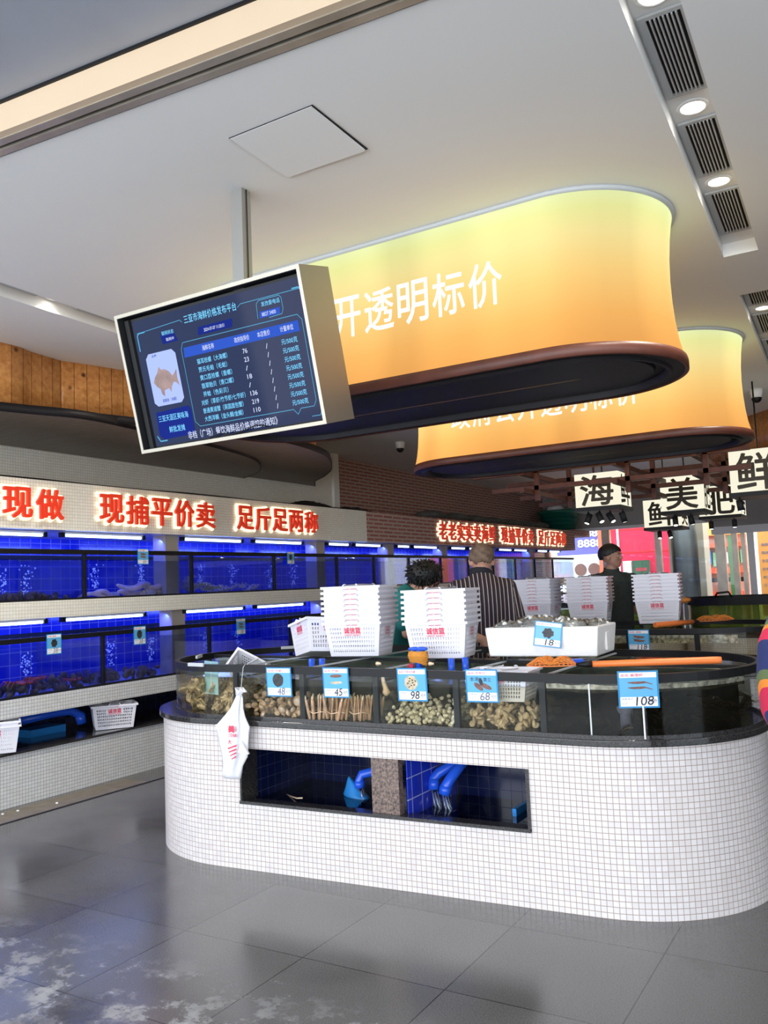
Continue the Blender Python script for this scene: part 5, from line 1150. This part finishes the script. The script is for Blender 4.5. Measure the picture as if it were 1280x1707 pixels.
charbox(-2.98,12.2,.5,.42,'鲜美','cream box lantern mostly hidden behind the others, its foot showing', 2.06)
charbox(-1.5,13.6,.5,.42,'海鲜','smallest cream box lantern at the right, farthest back', 2.10)
def spot(x, y, z, ax, lab):
    t = thing('track_spot', lab, 'spotlight', (x,y,z), 'black track spotlights under the lanterns'); d = Vector(ax).normalized()
    MB().tube([(x,y,z),(x,y,z-.05)], .007, 6).build('stem', M['black'], t); c = Vector((x,y,z-.065))
    MB().tube([c-d*.045, c+d*.055], .030, 14).build('lamp_barrel', M['black_matt'], t); MB().tube([c+d*.054, c+d*.057], .022, 12).build('lamp_face', M['down'], t)
for i, (x, y, zz, ax) in enumerate(((-2.60,8.4,2.08,(-.3,-.3,-1)),(-2.47,8.35,2.08,(.5,-.3,-1)),(-2.39,8.45,2.08,(.6,-.2,-1)),(-2.28,8.5,2.08,(.2,.3,-1)),(-2.05,9.8,2.08,(.1,-.3,-1)),(-1.88,9.8,2.08,(.2,.2,-1)),(-2.80,12.3,2.055,(.1,-.4,-1)),(-2.66,12.3,2.055,(.3,-.3,-1)),(-2.0,11.7,2.11,(0,0,-1)),(-1.7,11.6,2.11,(0,0,-1)),(-1.17,8.4,2.095,(.1,.1,-1)))):
    spot(x, y, zz, ax, 'small black spotlight hanging under a character lantern, %s along from the left lantern' % ORD[i])
# ------------------------------------------------------------------ street end
struct('wall_far', MB().bb(-7,-2.95,17.3,17.5,2.44,HC).bb(-2.95,6,17.3,17.5,2.30,HC), pm('grey_lintel', (.34,.32,.30), .7))
struct('wall_far_added', MB().bb(-.3,6,17.3,17.5,0,2.30), pm('added_wall_paint', (.30,.28,.26), .7))  # dark wall added out of view to dim the street's reflection in tank glass
struct('trim_7', MB().bb(-2.95,6,17.2,17.3,2.16,2.30).bb(-7,-2.95,17.25,17.3,2.40,2.46), M['white_trim'])
def frame(n, x0, x1, z1, mat='alu'): struct('window_frame_%d' % n, MB().bb(x0,x1,17.3,17.42,0,z1), M[mat])
for n, a in enumerate(((-6.4,-6.25,2.44),(-5.11,-4.95,2.44),(-4.05,-3.94,2.44),(-2.92,-2.74,2.44),(-2.62,-2.52,2.2),(-2.45,-2.38,2.2),(-2.34,-2.22,2.2,'white_trim'))): frame(n+1, *a)
for n, (a, b) in enumerate(((-6.25,-5.11),(-4.95,-4.05),(-3.94,-2.92))): struct('window_%d' % (n+1), MB().bb(a,b,17.35,17.36,0,2.44), M['glass'])
struct('door_1', MB().bb(-2.74,-2.62,17.35,17.36,0,2.2), M['glass'])
def flat(name, lab, cat, x0, x1, z0, z1, col, y=20.5, d=.06, e=0.0):
    t = thing(name, lab, cat, ((x0+x1)/2,y,z0)); m = pm(name+'_face', col, .5, var=.12, vscale=3)
    MB().bb(x0,x1,y,y+d,z0,z1).build('panel', m, t); return t
t = flat('hoarding', 'tall crimson street hoarding behind the man in the dark polo', 'hoarding', -6.0,-4.25,.3,2.9,(.75,.02,.07))
for q in range(4): MB().bb(-6.0,-4.25,20.49,20.5,.9+q*.55,.915+q*.55).build('panel_joint', M['red_letter'], t)
MB().bb(-5.68,-5.63,20.47,20.49,1.4,2.9).build('white_strip', M['white_trim'], t)
t = flat('street_poster', 'purple street poster with pale numerals left of the crimson hoarding', 'poster', -7.2,-6.12,2.02,2.9,(.16,.14,.50)); 
text_mb('8888', .6, .18, (-6.75,20.485,2.45), (1,0,0), (0,0,1), 0, .03).build('poster_text', M['card_white'], t); text_mb('8888', .6, .18, (-6.65,20.485,2.2), (1,0,0), (0,0,1), 0, .03).build('poster_text', M['card_white'], t)
t = flat('menu_poster', 'white street poster with two dish pictures behind the basket stacks', 'poster', -7.2,-6.12,1.15,2.0,(.85,.85,.88))
for x in (-6.62,-6.28): MB().tube([(x,20.49,1.65),(x,20.48,1.65)], .15, 20).build('dish_picture', M['pic_brown'], t)
flat('shop_pillar', 'orange-red pillar between the posters and the crimson hoarding', 'pillar', -6.12,-6.0,.2,2.9,(.70,.16,.08), y=20.4, d=.2)
t = flat('notice_board', 'dark green notice board standing before the crimson hoarding', 'notice board', -5.28,-4.88,0,1.80,(.03,.10,.05), y=20.2); text_mb('欢迎光临', .25, .08, (-5.2,20.19,1.55), (1,0,0), (0,0,1), 0, .03).build('board_text', M['red_print'], t)
flat('white_board', 'white board beside the dark green notice board', 'board', -5.5,-5.3,0,1.80,(.8,.85,.82), y=20.2)
t = thing('street_column', 'round dark grey column outside the glass front', 'column', (-3.72,18.6,0)); MB().tube([(-3.72,18.6,0),(-3.72,18.6,3.1)], .24, 32).build('column_shaft', pm('column_grey', (.12,.14,.155), .4), t); MB().tube([(-3.72,18.6,0),(-3.72,18.6,.25)], .27, 32).build('column_foot', M['steel_dark'], t)
struct('wall_column_clad', MB().bb(-4.0,-3.95,18.3,18.9,0,3.1).bb(-3.42,-3.30,18.3,18.9,0,3.1), M['steel'])
t = flat('shop_front', 'orange and red shop front across the street right of the grey column', 'shop', -4.0,-2.85,0,3.0,(.50,.36,.30), y=21.0, d=.3)
for z0, z1, c, nm in ((2.30,2.75,(.95,.45,.10),'shop_sign'),(2.02,2.12,(.80,.10,.04),'red_awning'),(1.42,1.55,(.80,.10,.04),'red_shelf_band'),(.85,1.0,(.80,.12,.06),'red_counter')): MB().bb(-4.0,-2.85,20.8,21.0,z0,z1).build(nm, pm(nm+'_paint', c, .5), t)
for i in range(9):
    x = -3.95+.12*i; MB().bb(x,x+.09,20.9,21.0,1.58+.03*(i%3),1.95-.05*(i%2)).build('hanging_goods', pm('goods_%d' % i, random.choice([(.1,.25,.6),(.6,.5,.4),(.2,.5,.3),(.7,.7,.75),(.3,.12,.15)]), .6), t)
MB().bb(-3.9,-2.9,20.7,20.75,1.22,1.32).build('bench_shadow_bar', M['black'], t)  # black bar modelled in place of a bench's shadow
t = flat('menu_banner', 'orange menu banner standing outside the doors at the right', 'banner', -2.42,-1.98,.5,2.3,(.88,.38,.10), y=19.4)
for i, s in enumerate(('海鲜加工','现捞现做','生猛海鲜','价格公道','欢迎品尝','三亚特色')): text_mb(s, .30, .06, (-2.36,19.385,1.95-.17*i), (1,0,0), (0,0,1), 0, .02).build('banner_text', M['ink_grey'], t)
flat('red_banner', 'bright red-orange panel at the right edge beyond the menu banner', 'panel', -1.95,-.2,.3,2.5,(.80,.16,.06), y=20.0)
flat('green_stand', 'green display strip seen between the sliding doors', 'display', -2.95,-2.8,0,2.2,(.12,.32,.12), y=19.0)
struct('wall_street_building', MB().bb(-12,8,24,24.5,0,9), pm('pale_render', (.62,.60,.58), .8, var=.08, vscale=2))
# floor details by the tank wall
tag(MB().bb(-5.28,-5.02,2.2,4.75,.0,.004).build('drain_cover', M['kraft']), 'brown drain cover let into the floor beside the tank wall', 'drain cover')
struct('floor_channel', MB().bb(-5.02,-5.0,2.0,16,.0,.003), M['black_matt'])
for i, (x, y) in enumerate(((-5.2,3.75),(-5.12,4.0),(-5.22,3.65))): tag(MB().ell((x,y,.008),(.012,.009,.006)).build('litter_scrap', M['card_white']), ['white scrap of litter nearest the tiled base','white scrap of litter out on the drain cover','white scrap of litter at the photo edge'][i], 'litter')
# ------------------------------------------------------------------ people
def fuse(mb, name, mat, parent, vox=.011, smooth=4):
    o = mb.build(name, mat, parent)
    r = o.modifiers.new('r', 'REMESH'); r.mode = 'VOXEL'; r.voxel_size = vox; r.use_smooth_shade = True
    s = o.modifiers.new('s', 'SMOOTH'); s.factor = .5; s.iterations = smooth
    me = bpy.data.meshes.new_from_object(o.evaluated_get(bpy.context.evaluated_depsgraph_get()))
    o.modifiers.clear(); o.data = me
    if not me.materials: me.materials.append(mat)
    return o
def path_loft(mb, pts, right, rad, n=20):
    pts = [Vector(p) for p in pts]; right = Vector(right).normalized(); rings = []
    for i, p in enumerate(pts):
        d = (pts[min(i+1,len(pts)-1)]-pts[max(i-1,0)]).normalized(); f = d.cross(right).normalized(); r = f.cross(d).normalized(); a, b = rad[i]
        rings.append([p + r*a*math.cos(2*PI*j/n) + f*b*math.sin(2*PI*j/n) for j in range(n)])
    mb.loft(rings, 0, True, True); return mb
def limb(mb, P, R, n=14):
    mb.tube(P, R, n)
    for p, r in zip(P, R): mb.ell(p, (r,r,r), None, 12, 8)
    return mb
def hand(mb, c, d, side, curl=.6, s=1.0):
    # palm, four unequal bent fingers and a thumb from the side of the palm
    c = Vector(c); d = Vector(d).normalized(); side = Vector(side).normalized(); nrm = d.cross(side).normalized()
    mb.ell(c+d*.04*s, (.018*s,.018*s,.018*s)); path_loft(mb, [c, c+d*.045*s, c+d*.09*s], side, [(.027*s,.016*s),(.040*s,.015*s),(.038*s,.012*s)], 12)
    for k, L in enumerate((.068,.078,.072,.056)):
        b = c+d*.085*s+side*(.028-.019*k)*s; m1 = b+(d*math.cos(curl*.4)+nrm*math.sin(curl*.4))*L*.45*s; m2 = m1+(d*math.cos(curl)+nrm*math.sin(curl))*L*.33*s; m3 = m2+(d*math.cos(curl*1.5)+nrm*math.sin(curl*1.5))*L*.25*s
        mb.tube([b,m1,m2,m3], [.0095*s,.009*s,.008*s,.006*s], 8)
    b = c+d*.025*s+side*.034*s; mb.tube([b, b+(d*.7+side*.6)*.035*s, b+(d*.95+side*.55)*.062*s], [.012*s,.0105*s,.008*s], 8)
    return mb
def head(mb, c, up, fwd, s=1.0):
    c = Vector(c); up = Vector(up).normalized(); fwd = (Vector(fwd)-up*Vector(fwd).dot(up)).normalized(); rt = fwd.cross(up).normalized()
    R = Matrix((rt, fwd, up)).transposed()
    def E(x, y, z, a, b, c_): mb.ell(c+R@Vector((x,y,z))*s, (a*s,b*s,c_*s), R, 16, 12)
    E(0,-.008,.028,.077,.095,.085); E(0,.022,-.030,.060,.068,.072); E(0,.045,-.075,.036,.036,.030); E(0,.030,-.055,.052,.050,.045)
    E(0,.088,-.005,.010,.018,.024); E(0,.099,-.018,.015,.013,.010)      # nose
    E(0,.078,.026,.052,.018,.012)                                       # brow
    E(.038,.062,-.022,.024,.022,.018); E(-.038,.062,-.022,.024,.022,.018)
    E(0,.080,-.046,.024,.014,.007); E(0,.078,-.056,.020,.014,.007)      # lips
    for sx in (1,-1): E(sx*.078,-.005,-.005,.010,.018,.032); E(sx*.083,-.010,.008,.008,.014,.016)
    return R
def face(parent, c, R, s=1.0, dark='ink'):
    c = Vector(c)
    for sx in (1,-1):
        MB().ell(c+R@Vector((sx*.031,.0775,.004))*s, (.013*s,.006*s,.0055*s), R, 12, 8).build('eye', M['card_white'], parent)
        MB().ell(c+R@Vector((sx*.031,.0825,.004))*s, (.005*s,.003*s,.005*s), R, 10, 8).build('iris', M['ink'], parent)
        MB().ell(c+R@Vector((sx*.033,.088,.026))*s, (.020*s,.005*s,.0045*s), R, 12, 6).build('eyebrow', M['hair'], parent)
    MB().ell(c+R@Vector((0,.0925,-.0505))*s, (.021*s,.003*s,.0022*s), R, 12, 6).build('mouth_line', M['lip'], parent)
M['lip'] = pm('lip_brown', (.22,.07,.06), .5)
def hair_cap(c, R, s, mat, parent, r=(.083,.100,.090), cut=-.01, off=(0,-.012,.03), rough=.0, front=.055, mname='hair', n=48, m_=32, vox=None):
    mb = MB(); c = Vector(c); rnd = random.Random(3)
    k = 0; P = []
    for i in range(m_+1):
        th = PI*i/m_
        for j in range(n):
            ph = 2*PI*j/n; p = Vector((math.sin(th)*math.cos(ph)*r[0], math.sin(th)*math.sin(ph)*r[1], math.cos(th)*r[2]))*(1+rough*rnd.uniform(-1,1)) + Vector(off); P.append(p)
    mb.v = [tuple(c + R@p*s) for p in P]
    for i in range(m_):
        for j in range(n):
            q = [i*n+j,(i+1)*n+j,(i+1)*n+(j+1)%n,i*n+(j+1)%n]; cen = (P[q[0]]+P[q[2]])/2
            lim = cut + (max(0, cen.y)*.48 if cen.y > 0 else 0) - (.03 if cen.y < -.05 else 0)
            if cen.z > lim: mb.face(q, 0, None, True)
    return mb.build(mname, mat, parent, mod=solid(.006, 1))
# --- man in the striped shirt, seen from behind, head bowed
M['stripe'] = None
def stripe_mat():
    m, nt, b = nodes('black_white_striped_cloth'); tc = N(nt, 'ShaderNodeTexCoord'); sp = N(nt, 'ShaderNodeSeparateXYZ'); nt.links.new(tc.outputs['UV'], sp.inputs[0])
    mu = N(nt, 'ShaderNodeMath', operation='MULTIPLY'); mu.inputs[1].default_value = 1/.031; fr = N(nt, 'ShaderNodeMath', operation='FRACT'); nt.links.new(sp.outputs['X'], mu.inputs[0]); nt.links.new(mu.outputs[0], fr.inputs[0])
    r = N(nt, 'ShaderNodeValToRGB'); r.color_ramp.interpolation = 'CONSTANT'; e = r.color_ramp.elements; e[0].position = 0; e[0].color = (.02,.012,.018,1); e[1].position = .70; e[1].color = (.55,.50,.47,1); x = e.new(.88); x.color = (.02,.012,.018,1); x = e.new(.30); x.color = (.045,.02,.03,1)
    nt.links.new(fr.outputs[0], r.inputs[0]); nt.links.new(r.outputs[0], b.inputs['Base Color']); b.inputs['Roughness'].default_value = .8; return m
M['stripe'] = stripe_mat()
def axis_uv(o, right, ctr):
    # cloth UV: arc position around the body axis
    right = Vector(right).normalized(); me = o.data; uv = me.uv_layers.get('UVMap') or me.uv_layers.new(name='UVMap')
    org = base(o)
    for l in me.loops:
        p = Vector(me.vertices[l.vertex_index].co)+org-Vector(ctr); uv.data[l.index].uv = (p.dot(right)*1.12+ .10*abs(p.z)*(1 if abs(p.dot(right)) > .2 else 0), p.z)
VIEW_R = Vector((.857,.514,0)); VIEW_F = Vector((-.514,.857,0))
def person_back(): 
    o = Vector((-2.385,5.255,0)); rt = VIEW_R; fw = VIEW_F
    t = thing('person', 'person in a dark striped short-sleeved shirt seen from behind, hands clasped at the back', 'person', tuple(o))
    def P(x, f, z): return o+rt*x+fw*f+Vector((0,0,z))
    b = MB(); hc = P(.012,.055,1.55)
    path_loft(b, [P(0,0,.9),P(0,0,1.0),P(0,0,1.2),P(0,.0,1.36)], rt, [(.16,.11),(.15,.10),(.17,.11),(.12,.08)])
    limb(b, [P(0,.0,1.38),P(.005,.03,1.47)], [.062,.058]); R = head(b, hc, Vector((0,0,1))+fw*.42, fw-Vector((0,0,.45)))
    for s in (1,-1):
        sh, el, ha = P(s*.175,0,1.36), P(s*.215,-.07,1.10), P(s*.035-.0,-.175,1.045)
        limb(b, [sh,el], [.055,.045]); limb(b, [el,(el+ha)/2,ha], [.043,.038,.027]); hand(b, ha, (-s*.9,.05,-.35) if s > 0 else (-s*.6,.1,-.6), (0,-.2,-1), .5)
        limb(b, [P(s*.09,0,.92),P(s*.10,.02,.50),P(s*.10,0,.08)], [.085,.06,.045]); path_loft(b, [P(s*.10,-.06,.04),P(s*.10,.05,.04),P(s*.10,.17,.03)], rt, [(.04,.035),(.045,.035),(.035,.02)])
    fuse(b, 'body', M['skin'], t, .010)
    c = MB(); path_loft(c, [P(0,-.01,.86),P(0,-.01,.95),P(0,-.015,1.10),P(0,-.02,1.25),P(0,-.01,1.36),P(0,0,1.415),P(0,.015,1.455)], rt, [(.170,.13),(.162,.128),(.168,.13),(.188,.135),(.192,.12),(.14,.09),(.085,.075)], 28)
    for s in (1,-1):
        sh, el = P(s*.165,-.005,1.365), P(s*.215,-.065,1.12); limb(c, [P(s*.11,0,1.385), sh, (sh+el)/2, el], [.062,.072,.072,.070])
    so = fuse(c, 'striped_shirt', M['stripe'], t, .010, 5); axis_uv(so, rt, o)
    k = MB(); path_loft(k, [P(0,.012,1.43),P(.002,.025,1.48),P(.004,.03,1.495)], rt, [(.082,.075),(.075,.070),(.078,.072)], 24); fuse(k, 'shirt_collar', M['trousers'], t, .008, 2)
    l = MB(); path_loft(l, [P(0,0,.80),P(0,0,.92),P(0,0,1.0)], rt, [(.18,.13),(.17,.125),(.165,.12)])
    for s in (1,-1): limb(l, [P(s*.09,0,.86),P(s*.10,.02,.50),P(s*.10,0,.10)], [.10,.078,.062])
    fuse(l, 'trousers', M['trousers'], t, .014, 4)
    hair_cap(hc, R, 1.0, M['hair_grey'], t, r=(.080,.099,.088), cut=-.005, rough=.01)
person_back()
# --- woman bending over the tank
def person_bent():
    o = Vector((-3.035,5.20,0))
    fw = Vector((.90,.30,0)).normalized(); rt = fw.cross(Vector((0,0,1)))
    t = thing('person', 'person with bushy black hair and teal shirt bending over the tank', 'person', tuple(o))
    def P(x, f, z): return o+rt*x+fw*f+Vector((0,0,z))
    b = MB(); hc = P(.02,.225,1.455)
    path_loft(b, [P(0,-.05,.95),P(0,.02,1.12),P(0,.09,1.27),P(0,.13,1.36)], rt, [(.15,.11),(.15,.11),(.16,.10),(.10,.07)])
    limb(b, [P(0,.13,1.36),P(0,.18,1.42)], [.055,.05]); R = head(b, hc, fw*.9+Vector((0,0,.6)), fw*.3-Vector((0,0,1.0)), .98)
    for s in (1,-1):
        sh, el, ha = P(s*.17,.13,1.31), P(s*.20,.12,1.09), P(s*.12,.34,1.06); limb(b, [sh,el], [.046,.040]); limb(b, [el,(el+ha)/2,ha], [.040,.034,.024]); hand(b, ha, fw-Vector((0,0,.3)), rt*(-s), .7, .9)
        limb(b, [P(s*.09,-.05,.92),P(s*.10,0,.50),P(s*.10,-.04,.08)], [.085,.058,.042]); path_loft(b, [P(s*.10,-.1,.04),P(s*.10,.01,.04),P(s*.10,.12,.03)], rt, [(.036,.03),(.04,.03),(.03,.018)])
    fuse(b, 'body', M['skin'], t, .010)
    c = MB(); path_loft(c, [P(0,-.07,.86),P(0,-.04,1.0),P(0,.01,1.13),P(0,.07,1.26),P(0,.11,1.35),P(0,.14,1.395)], rt, [(.185,.15),(.175,.145),(.178,.14),(.195,.13),(.16,.10),(.075,.065)], 26)
    for s in (1,-1): limb(c, [P(s*.12,.12,1.33),P(s*.175,.12,1.30),P(s*.198,.11,1.16)], [.06,.070,.066])
    fuse(c, 'teal_shirt', M['teal'], t, .010, 5)
    l = MB(); path_loft(l, [P(0,-.06,.80),P(0,-.05,.95)], rt, [(.18,.14),(.17,.13)])
    for s in (1,-1): limb(l, [P(s*.09,-.05,.86),P(s*.10,0,.50),P(s*.10,-.04,.10)], [.10,.075,.058])
    fuse(l, 'trousers', M['trousers'], t, .014, 4)
    hm = MB(); rnd = random.Random(5)
    hm.ell(hc+Vector((0,0,.03)), (.115,.115,.098), None, 20, 14)
    for i in range(420):
        d = Vector((rnd.gauss(0,1),rnd.gauss(0,1),rnd.gauss(.35,.8))).normalized(); a = hc+Vector((0,0,.03))+Vector((d.x*.10,d.y*.10,d.z*.085)); e = a+d*rnd.uniform(.02,.042)+Vector((rnd.uniform(-.02,.02),rnd.uniform(-.02,.02),rnd.uniform(-.03,.005)))
        hm.tube([a, (a+e)/2+Vector((rnd.uniform(-.008,.008),rnd.uniform(-.008,.008),.004)), e], [.007,.005,.0012], 5)
    hm.build('bushy_hair', M['hair'], t)
person_bent()
# --- man in the dark polo
def person_guard():
    o = Vector((-2.27,7.93,0)); rt = -VIEW_R; fw = -VIEW_F; lk = (fw*.55+VIEW_R*.8).normalized()
    t = thing('person', 'person in a dark charcoal polo standing behind the far basket stacks, looking to the side', 'person', tuple(o))
    def P(x, f, z): return o+rt*x+fw*f+Vector((0,0,z))
    b = MB(); hc = P(.0,.03,1.60)
    path_loft(b, [P(0,0,.9),P(0,0,1.0),P(0,0,1.2),P(0,0,1.38)], rt, [(.16,.12),(.16,.12),(.17,.12),(.12,.08)])
    limb(b, [P(0,0,1.40),P(0,.015,1.50)], [.060,.058]); R = head(b, hc, Vector((0,0,1))-lk*.05, lk)
    for s in (1,-1):
        sh, el, ha = P(s*.19,0,1.38), P(s*.225,-.06,1.12), P(s*.05,-.17,.98); limb(b, [sh,el], [.052,.045]); limb(b, [el,(el+ha)/2,ha], [.043,.037,.027]); hand(b, ha, rt*(-s)-Vector((0,0,.4)), Vector((0,0,-1)), .5)
        limb(b, [P(s*.09,0,.92),P(s*.10,.02,.50),P(s*.10,0,.08)], [.085,.06,.045]); path_loft(b, [P(s*.10,-.06,.04),P(s*.10,.05,.04),P(s*.10,.17,.03)], rt, [(.04,.035),(.045,.035),(.035,.02)])
    fuse(b, 'body', M['skin2'], t, .0075, 4); face(t, hc, R)
    c = MB(); path_loft(c, [P(0,0,.88),P(0,.01,1.0),P(0,.01,1.14),P(0,0,1.28),P(0,0,1.38),P(0,0,1.435),P(0,0,1.47)], rt, [(.185,.14),(.18,.145),(.178,.14),(.20,.135),(.205,.12),(.14,.09),(.078,.07)], 26)
    for s in (1,-1): limb(c, [P(s*.12,0,1.40),P(s*.185,0,1.375),P(s*.218,-.04,1.20)], [.06,.075,.068])
    fuse(c, 'dark_polo', M['charcoal'], t, .010, 5)
    k = MB(); path_loft(k, [P(0,.0,1.455),P(0,.006,1.49),P(0,.008,1.50)], rt, [(.080,.072),(.072,.068),(.076,.072)], 24); fuse(k, 'polo_collar', M['charcoal'], t, .008, 2)
    l = MB(); path_loft(l, [P(0,0,.80),P(0,0,.97)], rt, [(.18,.13),(.17,.125)])
    for s in (1,-1): limb(l, [P(s*.09,0,.86),P(s*.10,.02,.50),P(s*.10,0,.10)], [.10,.078,.062])
    fuse(l, 'trousers', M['trousers'], t, .014, 4)
    hair_cap(hc, R, 1.0, M['hair'], t, r=(.085,.106,.095), cut=.012, rough=.015)
person_guard()
# --- person at the right edge in a bright banded top
def band_mat():
    m, nt, b = nodes('bright_banded_cloth'); tc = N(nt, 'ShaderNodeTexCoord'); wv = N(nt, 'ShaderNodeTexWave'); wv.inputs['Scale'].default_value = 3.2; wv.inputs['Distortion'].default_value = 1.6; wv.inputs['Detail'].default_value = 1; wv.bands_direction = 'DIAGONAL'; wv.wave_profile = 'SAW'
    nt.links.new(tc.outputs['Object'], wv.inputs['Vector']); r = N(nt, 'ShaderNodeValToRGB'); r.color_ramp.interpolation = 'CONSTANT'; e = r.color_ramp.elements
    e[0].color = (.02,.03,.12,1); e[1].position = .35; e[1].color = (.62,.02,.07,1)
    for p, c in ((.62,(.85,.25,.03)),(.72,(.12,.16,.06)),(.86,(.02,.03,.12))): x = e.new(p); x.color = c4(c)
    nt.links.new(wv.outputs['Fac'], r.inputs[0]); nt.links.new(r.outputs[0], b.inputs['Base Color']); b.inputs['Roughness'].default_value = .85; return m
def person_edge():
    o = Vector((-.118,2.765,0)); rt = VIEW_R; fw = VIEW_F; t = thing('person', 'person in a loose bright banded top cut off by the right edge of the photo', 'person', tuple(o))
    def P(x, f, z): return o+rt*x+fw*f+Vector((0,0,z))
    b = MB(); hc = P(.02,.02,1.52); path_loft(b, [P(0,0,.85),P(0,0,1.1),P(0,0,1.3)], rt, [(.15,.11),(.14,.11),(.11,.08)]); limb(b, [P(0,0,1.32),P(0,.02,1.42)], [.05,.05]); R = head(b, hc, (0,0,1), fw)
    for s in (1,-1):
        el, ha = P(s*.19,.0,1.05), P(s*.15,.02,.86); limb(b, [P(s*.15,0,1.28),el], [.045,.04]); limb(b, [el,ha], [.036,.026]); hand(b, ha, -rt*s*.45-Vector((0,0,1)), fw, .6, .9)
        limb(b, [P(s*.08,0,.88),P(s*.09,.02,.48),P(s*.09,0,.08)], [.08,.055,.04]); path_loft(b, [P(s*.09,-.05,.04),P(s*.09,.05,.04),P(s*.09,.16,.03)], rt, [(.036,.03),(.04,.03),(.03,.018)])
    fuse(b, 'body', M['skin'], t, .011)
    c = MB(); path_loft(c, [P(0,0,.955),P(0,0,1.0),P(0,0,1.10),P(0,0,1.20),P(0,0,1.29),P(0,0,1.35),P(0,.01,1.39)], rt, [(.245,.17),(.265,.18),(.272,.18),(.262,.16),(.22,.13),(.14,.09),(.08,.07)], 30); fuse(c, 'banded_top', band_mat(), t, .011, 5)
    l = MB(); path_loft(l, [P(0,0,.76),P(0,0,.96)], rt, [(.17,.13),(.16,.12)])
    for s in (1,-1): limb(l, [P(s*.08,0,.84),P(s*.09,.02,.48),P(s*.09,0,.10)], [.095,.07,.055])
    fuse(l, 'trousers', M['trousers'], t, .014, 4); hair_cap(hc, R, 1.0, M['hair'], t, cut=-.03)
person_edge()
